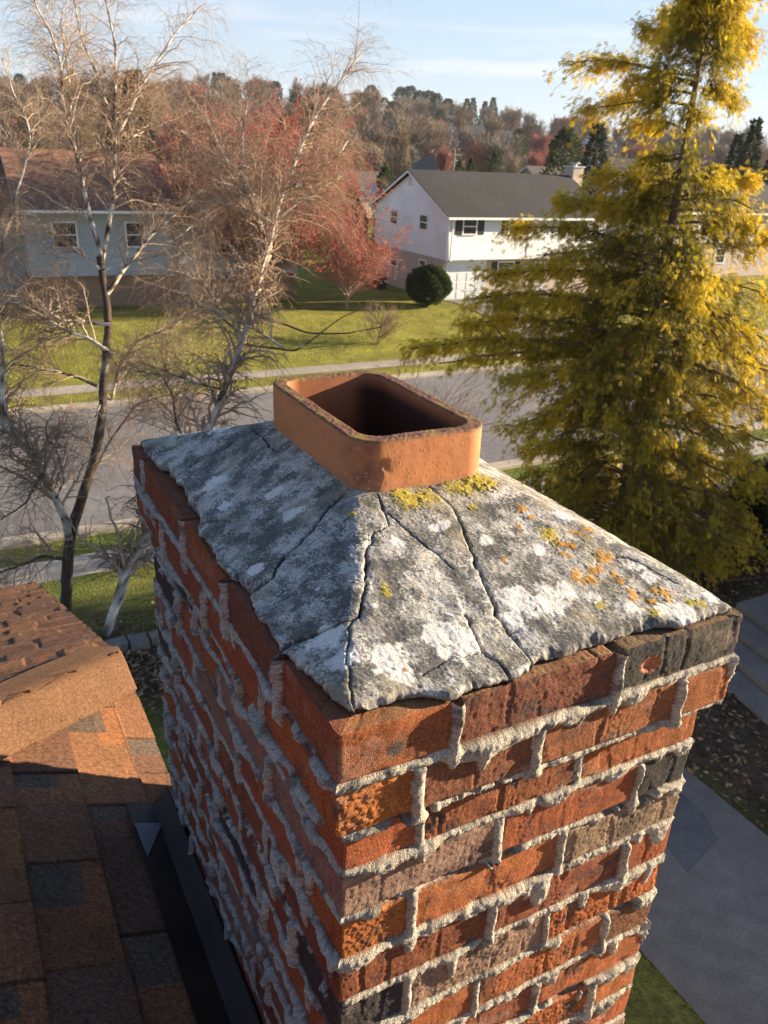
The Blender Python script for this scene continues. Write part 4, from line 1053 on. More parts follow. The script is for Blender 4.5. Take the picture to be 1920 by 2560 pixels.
# house added out of view on the sunny side, shaped to shade driveway and conifer
def side_house():
    h = empty('added_shade_house', (21, -2, -6.8), 'unseen tan sided house added across the driveway for its shade', 'house')
    block(h, 'siding', siding('tan lap siding', (.42, .36, .28)), 15.5, 27, -10.0, 6.6, -7.2, -3.2)
    ym = -2.5
    b = MB()
    for xa, xb in ((15.1, 21.2), (27.4, 21.2)): b.prism([(xa, -10.4, -3.35), (xa, 7.0, -3.35), (xb, 7.0, -1.15), (xb, -10.4, -1.15)], (0, 0, .12))
    b.build('roof', M_BROOF, h)
    for a in (-7.5, -3.0, 1.8): window(h, 'x', a, a + 1.0, -4.8, -3.7, 15.5); window(h, 'x', a, a + 1.0, -6.4, -5.4, 15.5)
    b = MB()
    for y in (-10.0, 6.58): b.prism([(15.5, y, -3.2), (26.98, y, -3.2), (21.2, y, -1.16)], (0, .02, 0))
    b.build('gable_wall', M_TAN, h)
side_house()
# utility pole
up = empty('utility_pole', at(1133, 436, 96), 'wooden utility pole standing beyond the white house roof', 'pole')
p0_ = at(1132, 440, 96); p0_[2] = zat(p0_[0], p0_[1]) ; top = at(1136, 372, 96)
up.location = [float(q) for q in p0_]
MB().cyl(p0_ - np.array([0, 0, .5]), (p0_[0], p0_[1], top[2]), .16, .12, 8).build('post', plain('weathered wood', (.24, .19, .14), .9), up)
MB().box((p0_[0] - .9, p0_[1] - .06, top[2] - .7), (p0_[0] + .9, p0_[1] + .06, top[2] - .55)).build('crossarm', plain('grey wood', (.22, .18, .14), .9), up)

# dead leaves blown over the bed and under the conifer
n = 9000
x = np.r_[rng.uniform(7.5, 15.5, n - 1500), rng.normal(1.5, .8, 1500)]; y = np.r_[rng.uniform(1.5, 12.5, n - 1500), rng.normal(10.3, .8, 1500)]
V, F = leaves(np.stack([x, y, HZ(x, y) + .025], 1), rng.normal(size=(n, 3)) * np.array([1, 1, .15]), .06 + .06 * rng.random(n), .035 + .03 * rng.random(n))
c = lerp(np.array([.12, .070, .035]), np.array([.36, .25, .15]), rng.random((n, 1)) ** 1.6)
tag(mesh_obj('leaf_litter', V, F, M_TWIG, None, np.repeat(c, 4, 0)), kind='stuff')

# ================================================================== NEAR TREES
UP = np.array([0, 0, 1.0])
def norm(v): return v / (np.linalg.norm(v, axis=-1, keepdims=True) + 1e-9)

def grow(P, Rr, n, t0, t1, L0, L1, fwd, side, up, droop, K=7, wig=.10, r0=.4, rmin=.0016, taper=True, lens=None):
    """n children in all on the parent polylines P (T,K,3); picks parents by length"""
    T, Kp, _ = P.shape
    ln = np.linalg.norm(np.diff(P, axis=1), axis=2).sum(1) ** .75; pr = ln / ln.sum()
    pi = rng.choice(T, n, p=pr); t = t0 + (t1 - t0) * rng.random(n)
    f = t * (Kp - 1); i = np.minimum(f.astype(int), Kp - 2); fr = (f - i)[:, None]
    st = P[pi, i] * (1 - fr) + P[pi, i + 1] * fr; tan = norm(P[pi, i + 1] - P[pi, i])
    rr = Rr[pi, i] * (1 - fr[:, 0]) + Rr[pi, i + 1] * fr[:, 0]
    perp = rng.normal(size=(n, 3)); perp = norm(perp - (perp * tan).sum(1, keepdims=True) * tan)
    d = norm(tan * fwd + perp * side + UP * up)
    L = (L0 + (L1 - L0) * rng.random(n) ** 1.5) * (1 - .45 * t if taper else 1)
    s = np.linspace(0, 1, K)[None, :, None]
    w = np.cumsum(rng.normal(size=(n, K, 3)) * wig, axis=1) * s
    Q = st[:, None] + L[:, None, None] * (s * d[:, None] + w * .5 + droop * s ** 2 * (-UP))
    ra = np.maximum(rr * r0, rmin)[:, None] * (1 - .75 * s[0, :, 0][None, :]); ra = np.maximum(ra, rmin * .7)
    return Q, ra

def bark_col(V, white, dark, thr, seed, sc=1.0):
    a = fbm(V[:, 0] * 9 * sc + V[:, 1] * 7 * sc, V[:, 2] * 16 * sc, 3, seed)
    return lerp(np.array(white), np.array(dark), sst(thr - .12, thr + .12, a)[:, None]) * (1 + .2 * n2(V[:, 0] * 40 + V[:, 1] * 31, V[:, 2] * 40, seed + 1))[:, None]

def birch(name, label, base_px, limbs, n_sec, n_twig, n_fine, seed, group=None, twcol=((.48, .34, .22), (.26, .17, .11))):
    """limbs: (pixel polyline, depth at start, depth at end, radius at start, radius at end, bark darkness)"""
    global rng
    rng = np.random.default_rng(seed)
    b = at(*base_px); e = empty(name, (b[0], b[1], zat(b[0], b[1])), label, 'tree', group)
    K = 44; Ps, Rs, Dk = [], [], []
    for pts, d0, d1, r0, r1, dk in limbs:
        n = len(pts); dd = np.linspace(d0, d1, n); dd = dd + .12 * np.array([n2(i * .7, seed * 1.3 + d0 * 3.7 + pts[0][0], 600) for i in range(n)]) * 2 * (np.arange(n) > 0)
        P = resample([at(x, y, d) for (x, y), d in zip(pts, dd)], K)
        P[1:] += np.cumsum(rng.normal(size=(K - 1, 3)) * .006, axis=0) * np.linspace(0, 1, K - 1)[:, None]
        Ps.append(P); Rs.append(r0 + (r1 - r0) * np.linspace(0, 1, K) ** .8); Dk.append(dk)
    P = np.array(Ps); Rr = np.array(Rs)
    Rr = Rr * .84; V, F = tubes(P, Rr, 9)
    V = V + .10 * np.repeat(Rr.ravel(), 9)[:, None] * rng.normal(size=(len(V), 3)) * .5
    dk = np.repeat(np.array(Dk), K * 9)
    thr = .25 - dk * .75
    col = bark_col(V, (.62, .56, .48), (.055, .042, .034), 0, seed)
    col = lerp(np.array([.66, .585, .475]), np.array([.070, .050, .038]), sst(-.13, .13, fbm(V[:, 0] * 5 + V[:, 1] * 4, V[:, 2] * 11, 3, seed) - thr)[:, None]) * (1 + .25 * n2(V[:, 0] * 33 + V[:, 1] * 27, V[:, 2] * 33, seed + 1))[:, None]
    mesh_obj('trunk', V, F, M_BARK, e, np.clip(col, .02, .8), smooth=True)
    up_ = P[[i for i in range(len(limbs)) if limbs[i][5] < .95]]; upR = Rr[[i for i in range(len(limbs)) if limbs[i][5] < .95]]
    S1, R1 = grow(up_, upR, n_sec, .15, 1.0, .5, 1.9, .7, .75, .22, .24, 9, .09, .45, .0032)
    V, F = tubes(S1, R1, 5)
    tone = rng.random((n_sec, 1)); c = lerp(np.array([.58, .47, .35]), np.array([.27, .185, .125]), tone); c = np.repeat(c, 9 * 5, 0)
    mesh_obj('branches', V, F, M_TWIG, e, c, smooth=True)
    S2, R2 = grow(np.concatenate([S1]), R1, n_twig, .15, 1.0, .25, .95, .65, .75, .06, .38, 7, .12, .6, .0020)
    S3, R3 = grow(S2, R2, n_fine, .2, 1.0, .10, .45, .65, .7, -.02, .3, 5, .12, .8, .0015)
    V2, F2 = tubes(S2, R2, 3); V3, F3 = tubes(S3, R3, 3)
    c2 = np.repeat(lerp(np.array(twcol[0]), np.array(twcol[1]), rng.random((len(S2), 1))), 21, 0); c3 = np.repeat(lerp(np.array(twcol[0]), np.array(twcol[1]), rng.random((len(S3), 1))), 15, 0)
    mesh_obj('twigs', np.concatenate([V2, V3]), np.concatenate([F2, F3 + len(V2)]), M_TWIG, e, np.concatenate([c2, c3]))
    return e, S2, S3

BG = 'bare birches in the front yard'
A_ = [([(158, 1560), (166, 1493), (169, 1406), (176, 1334), (207, 1237), (227, 1175), (246, 1093), (257, 1020), (254, 972), (263, 913), (272, 797), (266, 739), (255, 670), (252, 640)], 14.2, 14.2, .125, .070, 1.0),
      ([(255, 660), (255, 637), (229, 556), (203, 446), (185, 359), (168, 312), (156, 243), (156, 156), (139, 87), (104, 23), (88, -40)], 14.2, 13.7, .060, .014, .30),
      ([(255, 650), (268, 585), (284, 498), (284, 440), (289, 359), (284, 301), (289, 203), (286, 116), (260, 17), (250, -60)], 14.2, 14.7, .055, .014, .35),
      ([(290, 362), (303, 320), (324, 278), (347, 226), (382, 174), (428, 104), (475, 46), (520, 10)], 14.5, 15.0, .046, .012, .12),
      ([(284, 300), (272, 270), (260, 249), (237, 179), (203, 104), (191, 35), (180, -30)], 14.6, 14.1, .034, .010, .35),
      ([(168, 312), (180, 250), (165, 132), (150, 60), (170, -20)], 13.9, 14.3, .026, .009, .4),
      ([(295, 360), (335, 340), (382, 318), (434, 324), (475, 350)], 14.5, 14.9, .026, .008, .25),
      ([(268, 735), (290, 705), (307, 676), (347, 629), (370, 595), (440, 537), (492, 485), (550, 450), (596, 428), (660, 376)], 14.2, 14.9, .050, .012, .35),
      ([(284, 887), (250, 865), (220, 843), (162, 826), (104, 786), (46, 757), (-20, 735)], 14.2, 13.4, .050, .020, .12),
      ([(275, 812), (220, 806), (156, 803), (75, 745), (0, 681), (-60, 640)], 14.2, 13.6, .050, .020, .05),
      ([(255, 676), (220, 650), (185, 624), (133, 583), (87, 537), (35, 540), (0, 565)], 14.2, 13.7, .036, .012, .1),
      ([(243, 965), (200, 945), (150, 930), (35, 907), (-40, 900)], 14.1, 13.3, .040, .015, .55),
      ([(262, 985), (278, 1005), (300, 913), (347, 855), (434, 820), (509, 762)], 14.2, 14.8, .040, .012, .7),
      ([(250, 1010), (240, 1040), (215, 1060), (185, 1085)], 14.1, 13.8, .022, .008, .1),
      ([(205, 1240), (270, 1110), (340, 1010), (420, 985), (520, 1010)], 14.2, 14.9, .030, .009, .8)]
A2 = [([(172, 1345), (164, 1300), (140, 1247), (106, 1184), (82, 1141), (39, 1102), (0, 1054), (-40, 960), (-70, 840)], 14.1, 12.9, .085, .055, .22),
      ([(20, 1080), (5, 990), (8, 880), (-10, 760), (0, 620), (30, 520), (60, 420), (80, 330), (40, 250), (10, 150)], 12.9, 12.2, .045, .010, .35),
      ([(106, 1184), (60, 1260), (0, 1300)], 13.2, 12.8, .03, .012, .9), ([(140, 1247), (160, 1200), (150, 1140), (130, 1090)], 13.2, 13.0, .025, .009, .6),
      ([(172, 1400), (110, 1390), (40, 1420), (-30, 1440)], 13.3, 12.6, .04, .015, .9)]
A_ += A2
birch('birch_tree', 'tall bare birch with dark lower trunk and white forked upper stems', (163, 1510, 14.2), A_, 860, 8600, 14500, 21, BG)
B_ = [([(262, 1620), (270, 1575), (299, 1493), (318, 1421), (342, 1377), (371, 1348), (420, 1250), (480, 1140), (538, 1040), (561, 971), (590, 890), (613, 820), (625, 774), (642, 705), (671, 629)], 13.1, 13.9, .110, .060, .18),
      ([(671, 629), (683, 556), (706, 480), (735, 405), (758, 347), (793, 284), (833, 226), (874, 174), (903, 139)], 13.9, 14.3, .058, .012, .05),
      ([(671, 632), (662, 600), (642, 509), (608, 434), (567, 399), (538, 336), (509, 266)], 13.9, 13.5, .040, .010, .12),
      ([(660, 640), (625, 570), (613, 521), (610, 440), (608, 376), (608, 312), (620, 249), (600, 200)], 13.8, 14.2, .036, .010, .15),
      ([(680, 590), (689, 550), (746, 503), (799, 469), (850, 440)], 13.9, 14.5, .034, .010, .08),
      ([(738, 470), (752, 446), (804, 417), (839, 388), (860, 350)], 14.0, 14.4, .028, .009, .1),
      ([(706, 870), (700, 864), (636, 820), (544, 780), (503, 763)], 13.8, 13.3, .030, .010, .2),
      ([(640, 720), (690, 560), (590, 497), (540, 520), (480, 560), (430, 590)], 13.7, 13.1, .032, .010, .1),
      ([(625, 780), (670, 800), (712, 809), (770, 832), (868, 835), (955, 820)], 13.8, 14.4, .034, .010, .97),
      ([(600, 860), (680, 870), (741, 878), (793, 843), (856, 791), (900, 770)], 13.8, 14.2, .028, .009, .97),
      ([(560, 975), (500, 960), (420, 930), (340, 900)], 13.7, 13.1, .03, .010, .4),
      ([(480, 1140), (440, 1060), (430, 990), (400, 940), (330, 930)], 13.5, 13.0, .03, .010, .5),
      ([(610, 840), (560, 800), (520, 720), (470, 680), (430, 690)], 13.7, 13.2, .028, .009, .2)]
birch('birch_tree', 'leaning birch with a blue grey trunk rising behind the chimney cap', (266, 1590, 13.1), B_, 680, 6600, 11000, 23, BG)

def maple(name, label, x, y, h, spread, seed, red=((.34, .055, .045), (.24, .075, .055)), buds=9000, n=(60, 520, 3200), group=None, bark=(.22, .18, .15), low=.18, lab_cat='tree', budL=.10):
    global rng
    rng = np.random.default_rng(seed); z0 = zat(x, y); e = empty(name, (x, y, z0), label, lab_cat, group)
    s = np.linspace(0, 1, 14)[:, None]
    T = np.array([x, y, z0 - .1]) + s * np.array([.04 * h, 0, .85 * h]) + np.cumsum(rng.normal(size=(14, 3)) * .012 * h * np.array([1, 1, .3]), axis=0) * s
    Rt = (.022 * h * (1 - .85 * s[:, 0]))[None]
    V0, F0 = tubes(T[None], Rt, 8); mesh_obj('trunk', V0, F0, M_BARK, e, np.tile(bark, (len(V0), 1)) * (1 + .2 * rng.normal(size=(len(V0), 1)) * .5), smooth=True)
    S1, R1 = grow(T[None], Rt, n[0], low, .95, .32 * spread, .75 * spread, .35, .8, .45, .05, 9, .05, .5, .010)
    S2, R2 = grow(S1, R1, n[1], .15, 1, .16 * spread, .40 * spread, .7, .7, .35, .02, 7, .08, .55, .006)
    V1, F1 = tubes(S1, R1, 5); V2, F2 = tubes(S2, R2, 4)
    S3, R3 = grow(S2, R2, n[2], .1, 1, .05 * spread, .20 * spread, .7, .7, .35, .02, 4, .09, .6, .005)
    V3, F3 = tubes(S3, R3, 3)
    V = np.concatenate([V1, V2, V3]); F = np.concatenate([F1, F2 + len(V1), F3 + len(V1) + len(V2)])
    mesh_obj('branches', V, F, M_TWIG, e, np.tile(bark, (len(V), 1)) * (.7 + .5 * rng.random((len(V), 1))))
    if buds:
        k = rng.integers(0, len(S3), buds); t = rng.integers(1, 4, buds); C = S3[k, t] + rng.normal(size=(buds, 3)) * .04
        Vb, Fb = leaves(C, rng.normal(size=(buds, 3)) + UP * .5, budL * (.6 + .8 * rng.random(buds)), budL * .45 * np.ones(buds))
        cc = lerp(np.array(red[0]), np.array(red[1]), rng.random((buds, 1))); mesh_obj('buds', Vb, Fb, M_LEAF, e, np.repeat(cc, 4, 0))
    return e
maple('red_maple', 'large budding red maple in front of the grey house wing', 14.4, 40.2, 7.3, 11.5, 31, ((.42, .080, .062), (.32, .095, .07)), buds=54000, n=(90, 900, 7000), bark=(.28, .19, .15), budL=.13)
maple('red_maple', 'small red budding maple beside the white house lawn', 18.6, 38.8, 3.7, 6.0, 32, ((.44, .080, .06), (.34, .11, .07)), 13000, (56, 480, 2600), bark=(.30, .22, .17), budL=.095)
maple('shrub', 'bare brown shrub at the foot of the red maple', 18.2, 34.4, 1.5, 2.6, 33, buds=0, n=(40, 260, 900), bark=(.20, .14, .09), low=.02, lab_cat='shrub')
maple('bare_shrub', 'bare twiggy shrub under the golden conifer by the kerb', 9.6, 16.0, 3.6, 4.4, 34, buds=0, n=(40, 260, 1300), bark=(.15, .11, .085), low=.05, lab_cat='shrub')

# ------------------------------------------------------------------ golden conifer
def golden_conifer():
    global rng
    rng = np.random.default_rng(41)
    D0 = 14.0; b = at(1680, 550, D0); bx, by = b[0], b[1]; z0 = zat(bx, by)
    def zpx(y):                       # height on the trunk that shows at image row y
        lo, hi = -12.0, 12.0
        for _ in range(50):
            m = (lo + hi) / 2; d = np.array([bx, by, m]) - CP
            yy = 1280 - FPX * (d @ CU) / (d @ CF)
            if yy < y: hi = m
            else: lo = m
        return lo
    ztop = zpx(-190)
    e = empty('golden_conifer', (bx, by, z0), 'tall golden false cypress with yellow drooping sprays at the right', 'tree')
    s = np.linspace(0, 1, 30)
    T = np.stack([bx + .05 * np.sin(s * 7), by + .05 * np.cos(s * 5), z0 - .2 + s * (ztop - z0 + .2)], 1)
    V, F = tubes(T[None], (.17 * (1 - .93 * s))[None], 10); mesh_obj('trunk', V, F, M_BARK, e, np.tile((.10, .068, .048), (len(V), 1)) * (1 + .3 * n2(V[:, 0] * 20 + V[:, 1] * 17, V[:, 2] * 9, 700))[:, None], smooth=True)
    rows = [-190, -100, 0, 90, 150, 230, 300, 350, 420, 470, 520, 580, 650, 760, 880, 960, 1050, 1150, 1280, 1380]
    rad = [.12, .35, .62, .72, .85, .85, .80, .78, .85, 1.2, 1.45, 1.7, 1.95, 2.2, 2.40, 2.5, 2.6, 2.75, 2.7, 2.1]
    zr_ = np.array([zpx(r) for r in rows]); o = np.argsort(zr_); zr_s, rad_s = zr_[o], np.array(rad)[o]
    limbs = []
    def limb(z, az, L, rise, sag):
        t = np.linspace(0, 1, 12); d = np.array([math.cos(az), math.sin(az), 0])
        P = np.array([bx, by, z]) + t[:, None] * L * d + (rise * t - sag * t * t)[:, None] * L * UP
        P = P + np.cumsum(rng.normal(size=(12, 3)) * .018 * L, axis=0) * t[:, None]; limbs.append(P)
    # limbs that make the silhouette on the left, traced; each keeps its own depth
    for (y0, tip, dd) in ((215, (1405, 152), .25), (265, (1470, 268), -.3), (330, (1590, 300), .5), (470, (1490, 442), -.4), (500, (1500, 520), .2), (560, (1368, 516), -.2), (640, (1252, 562), .35),
                          (660, (1345, 622), -.5), (720, (1222, 684), -.1), (790, (1170, 765), -.7), (800, (1240, 760), .8), (860, (1135, 815), .1), (900, (1010, 890), -.2), (905, (1100, 905), .5), (960, (1270, 950), -.9),
                          (1040, (1262, 1060), .2), (1130, (1300, 1130), -.3), (1200, (1370, 1230), .3), (110, (1625, 75), -.1), (40, (1650, 25), .2), (150, (1900, 140), .1), (90, (1885, 60), -.2), (220, (1830, 250), .2), (455, (1905, 440), -.2), (560, (1935, 590), .3),
                          (190, (1560, 205), -.35), (235, (1520, 240), .4), (400, (1600, 410), .3)):
        P0 = np.array([bx, by, zpx(y0)]); P1 = at(tip[0], tip[1], D0 + dd); t = np.linspace(0, 1, 12)[:, None]
        P = P0 * (1 - t) + P1 * t + UP * (.10 * np.linalg.norm(P1 - P0)) * np.sin(t * math.pi) * (.6) ; limbs.append(P + np.cumsum(rng.normal(size=(12, 3)) * .02, axis=0) * t)
    for i in range(300):
        u = rng.random() ** 1.05; z = lerp(zpx(1340), ztop - .1, u); R0 = float(np.interp(z, zr_s, rad_s)); az = rng.random() * 2 * math.pi
        if zpx(430) < z < zpx(130) and rng.random() < .62: continue
        right = max(0.0, math.cos(az - math.radians(-25)))
        limb(z, az, R0 * (.55 + .5 * rng.random()) * (.90 + .30 * right), .50 * rng.random() - .05, .30 + .35 * rng.random())
    P = np.array(limbs); nl = len(P)
    Rl = np.tile(np.linspace(1, .2, 12), (nl, 1)) * (.012 + .010 * np.linalg.norm(P[:, -1] - P[:, 0], axis=1))[:, None]
    S1, R1 = grow(P, Rl, 5000, .16, 1.0, .18, .60, .75, .65, .02, .35, 6, .08, .45, .003, taper=False)
    S1[:, :, :] = S1
    Sx, Rx = grow(P[:28], Rl[:28], 800, .25, .95, .12, .32, .8, .6, .02, .35, 6, .08, .45, .003)
    S1 = np.concatenate([S1, Sx]); R1 = np.concatenate([R1, Rx])
    V0, F0 = tubes(P, Rl, 6); V1, F1 = tubes(S1, R1, 4)
    mesh_obj('branches', np.concatenate([V0, V1]), np.concatenate([F0, F1 + len(V0)]), M_TWIG, e, np.tile((.11, .075, .05), (len(V0) + len(V1), 1)))
    # sprays: a stalk of foliage with five leaflets
    n = 104000; k = rng.integers(0, len(S1), n); t = rng.random(n) * 4.999 ; i = t.astype(int); fr = (t - i)[:, None]
    C = S1[k, i] * (1 - fr) + S1[k, i + 1] * fr; tan = norm(S1[k, i + 1] - S1[k, i])
    C = C + rng.normal(size=(n, 3)) * np.array([.045, .045, .075])
    rad_v = C - np.array([bx, by, 0]); rad_v[:, 2] = 0; rdist = np.linalg.norm(rad_v, axis=1); rad_v = norm(rad_v)
    D = norm(tan * .7 + rad_v * .55 - UP * (.25 + .9 * rng.random((n, 1))) + rng.normal(size=(n, 3)) * .45)
    L = .07 + .10 * rng.random(n); Nn = norm(rng.normal(size=(n, 3)) + UP * .3)
    side = norm(np.cross(D, Nn)); Vs, Fs, off = [], [], 0
    pieces = [(C, D, L, L * .12)]
    for f, sg, ll in ((.2, 1, .55), (.3, -1, .55), (.5, 1, .45), (.62, -1, .40)):
        pieces.append((C + D * (L * f)[:, None], norm(D * .75 + side * sg * .65), L * ll, L * .10))
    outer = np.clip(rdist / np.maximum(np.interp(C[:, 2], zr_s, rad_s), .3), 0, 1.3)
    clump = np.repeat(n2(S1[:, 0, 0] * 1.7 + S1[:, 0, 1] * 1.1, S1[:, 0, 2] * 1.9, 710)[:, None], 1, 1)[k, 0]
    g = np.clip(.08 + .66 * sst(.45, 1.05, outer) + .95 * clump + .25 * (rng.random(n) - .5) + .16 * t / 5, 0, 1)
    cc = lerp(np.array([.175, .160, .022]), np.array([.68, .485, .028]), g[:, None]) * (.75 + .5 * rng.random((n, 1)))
    Cs = []
    for a, d, l, w in pieces:
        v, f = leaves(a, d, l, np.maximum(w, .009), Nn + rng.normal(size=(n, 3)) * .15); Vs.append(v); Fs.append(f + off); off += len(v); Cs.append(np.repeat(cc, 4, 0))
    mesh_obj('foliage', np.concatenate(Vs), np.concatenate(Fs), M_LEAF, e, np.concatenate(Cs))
golden_conifer()
ball_shrub('dark_shrub', (14.9, 9.3, -6.1), (1.2, 1.2, 1.1), 22000, ((.010, .018, .009), (.025, .042, .018)), 'dark green shrub at the right edge below the conifer skirt', 'shrub', .13)

# ================================================================== TREES BEYOND THE HOUSES
rng = np.random.default_rng(51)
def bare_mesh(seed, n1, n2_, cols, h=1.0, wide=.42, thick=.0042, shape='round', trunk=True):
    """a leafless crown of unit height made of thin tapering twigs on a limb skeleton"""
    global rng
    rng = np.random.default_rng(seed)
    s = np.linspace(0, 1, 10)[:, None]
    T = s * np.array([.02, .01, .62]) + np.cumsum(rng.normal(size=(10, 3)) * .008, axis=0) * s
    Rt = (.020 * (1 - .7 * s[:, 0]))[None]
    S1, R1 = grow(T[None], Rt, n1, .28, 1.0, wide * .55, wide * 1.05, .45, .75, .75, -.10, 8, .05, .6, thick * .9)
    S2, R2 = grow(S1, R1, n1 * 9, .15, 1, .10, .22, .8, .6, .45, 0, 5, .07, .6, thick * .55)
    V0, F0 = tubes(T[None], Rt, 6); V1, F1 = tubes(S1, R1, 4); V2, F2 = tubes(S2, R2, 3)
    k = rng.integers(0, len(S2), n2_); t = rng.integers(0, 4, n2_)
    C = S2[k, t]; D = norm(norm(S2[k, 4] - S2[k, 0]) + rng.normal(size=(n2_, 3)) * .55 + UP * .35)
    V3, F3 = leaves(C, D, .05 + .07 * rng.random(n2_), thick * (.7 + .7 * rng.random(n2_)))
    V = np.concatenate([V0, V1, V2, V3]); F = np.concatenate([F0, F1 + len(V0), F2 + len(V0) + len(V1), F3 + len(V0) + len(V1) + len(V2)])
    kk = np.concatenate([np.zeros(len(V) - len(V3)), np.repeat(rng.random(n2_), 4)])
    c = lerp(np.array(cols[0]), np.array(cols[1]), kk[:, None])
    return V, F, c

def ever_mesh(seed, n, cols, kind='spruce'):
    global rng
    rng = np.random.default_rng(seed)
    t = rng.random(n) ** (1.6 if kind == 'spruce' else .8); th = rng.random(n) * 2 * math.pi
    if kind == 'spruce':
        lay = .78 + .22 * np.abs(np.sin(t * 26 + 1.5 * np.cos(th * 2 + seed)))
        pr = np.interp(t, [0, .06, .2, 1], [.10, .20, .21, .008]) * lay; z = .05 + .95 * t
    elif kind == 'pine':
        lay = .45 + .55 * np.clip(n2(np.cos(th) * 1.6 + seed, np.sin(th) * 1.6 + t * 9, 720) * 2.2 + .55, 0, 1)
        pr = np.interp(t, [0, .25, .35, .75, 1], [.03, .06, .17, .17, .05]) * lay; z = .25 + .75 * t
    else:
        lay = .8 + .35 * n2(np.cos(th) * 2 + seed, np.sin(th) * 2 + t * 6, 721)
        pr = np.interp(t, [0, .1, .5, .85, 1], [.18, .25, .27, .17, .03]) * lay; z = .03 + .97 * t
    r = pr * rng.random(n) ** .33
    C = np.stack([r * np.cos(th), r * np.sin(th), z - .10 * r * (kind == 'spruce')], 1)
    D = np.stack([np.cos(th), np.sin(th), -.15 + .5 * (rng.random(n)) * (kind != 'spruce')], 1) + rng.normal(size=(n, 3)) * .5
    V, F = leaves(C, D, .030 + .035 * rng.random(n), .011 + .012 * rng.random(n))
    c = np.repeat(lerp(np.array(cols[0]), np.array(cols[1]), rng.random((n, 1))), 4, 0)
    V0, F0 = tubes((np.linspace(0, .9, 6)[:, None] * UP)[None], np.array([[.016, .014, .012, .01, .007, .003]]), 6)
    return np.concatenate([V0, V]), np.concatenate([F0, F + len(V0)]), np.concatenate([np.tile((.07, .05, .04), (len(V0), 1)), c])

PROTO = {}
def proto(key, maker):
    if key not in PROTO:
        V, F, c = maker(); o = mesh_obj('tree', V, F, M_TWIG if key[0] in 'brtg' else M_LEAF, None, c)
        PROTO[key] = o.data; bpy.data.objects.remove(o)
    return PROTO[key]

def put(key, maker, name, x, y, h, w, label, group=None, cat='tree', z=None):
    o = bpy.data.objects.new(name, proto(key, maker)); COL.objects.link(o)
    o.location = (x, y, (zat(x, y) if z is None else z) - .15); o.scale = (w, w, h); o.rotation_euler = (0, 0, random.random() * 6.28)
    return tag(o, label, cat, group)

def put_px(key, maker, name, px, ytop, depth, wpx, label, group=None, cat='tree'):
    """stand a tree on the land so that its crown shows at column px up to row ytop"""
    P = at(px, ytop, depth); h = P[2] - zat(P[0], P[1]); w = wpx / FPX * depth / (.46 if key[0] == 'e' else .84)
    return put(key, maker, name, P[0], P[1], h, w, label, group, cat)

BROWN = ((.19, .14, .095), (.30, .225, .155)); GREYB = ((.175, .15, .125), (.28, .24, .20)); RED = ((.30, .115, .090), (.40, .165, .125)); TAN = ((.26, .19, .12), (.36, .27, .17)); DARKB = ((.15, .11, .085), (.25, .185, .14))
FARM = {'b1': lambda: bare_mesh(61, 46, 2600, BROWN), 'b2': lambda: bare_mesh(62, 52, 2600, GREYB, wide=.36), 'b3': lambda: bare_mesh(63, 40, 2400, DARKB, wide=.46), 'r1': lambda: bare_mesh(64, 60, 4200, RED, thick=.0055),
        't1': lambda: bare_mesh(65, 48, 2800, TAN, wide=.40), 'e1': lambda: ever_mesh(66, 3200, ((.012, .022, .014), (.030, .048, .026))), 'e2': lambda: ever_mesh(67, 2800, ((.014, .024, .015), (.036, .055, .030)), 'pine'), 'e3': lambda: ever_mesh(68, 3200, ((.020, .034, .012), (.055, .075, .024)), 'round'),
        'g1': lambda: bare_mesh(69, 46, 2800, ((.22, .19, .06), (.34, .30, .09)))}
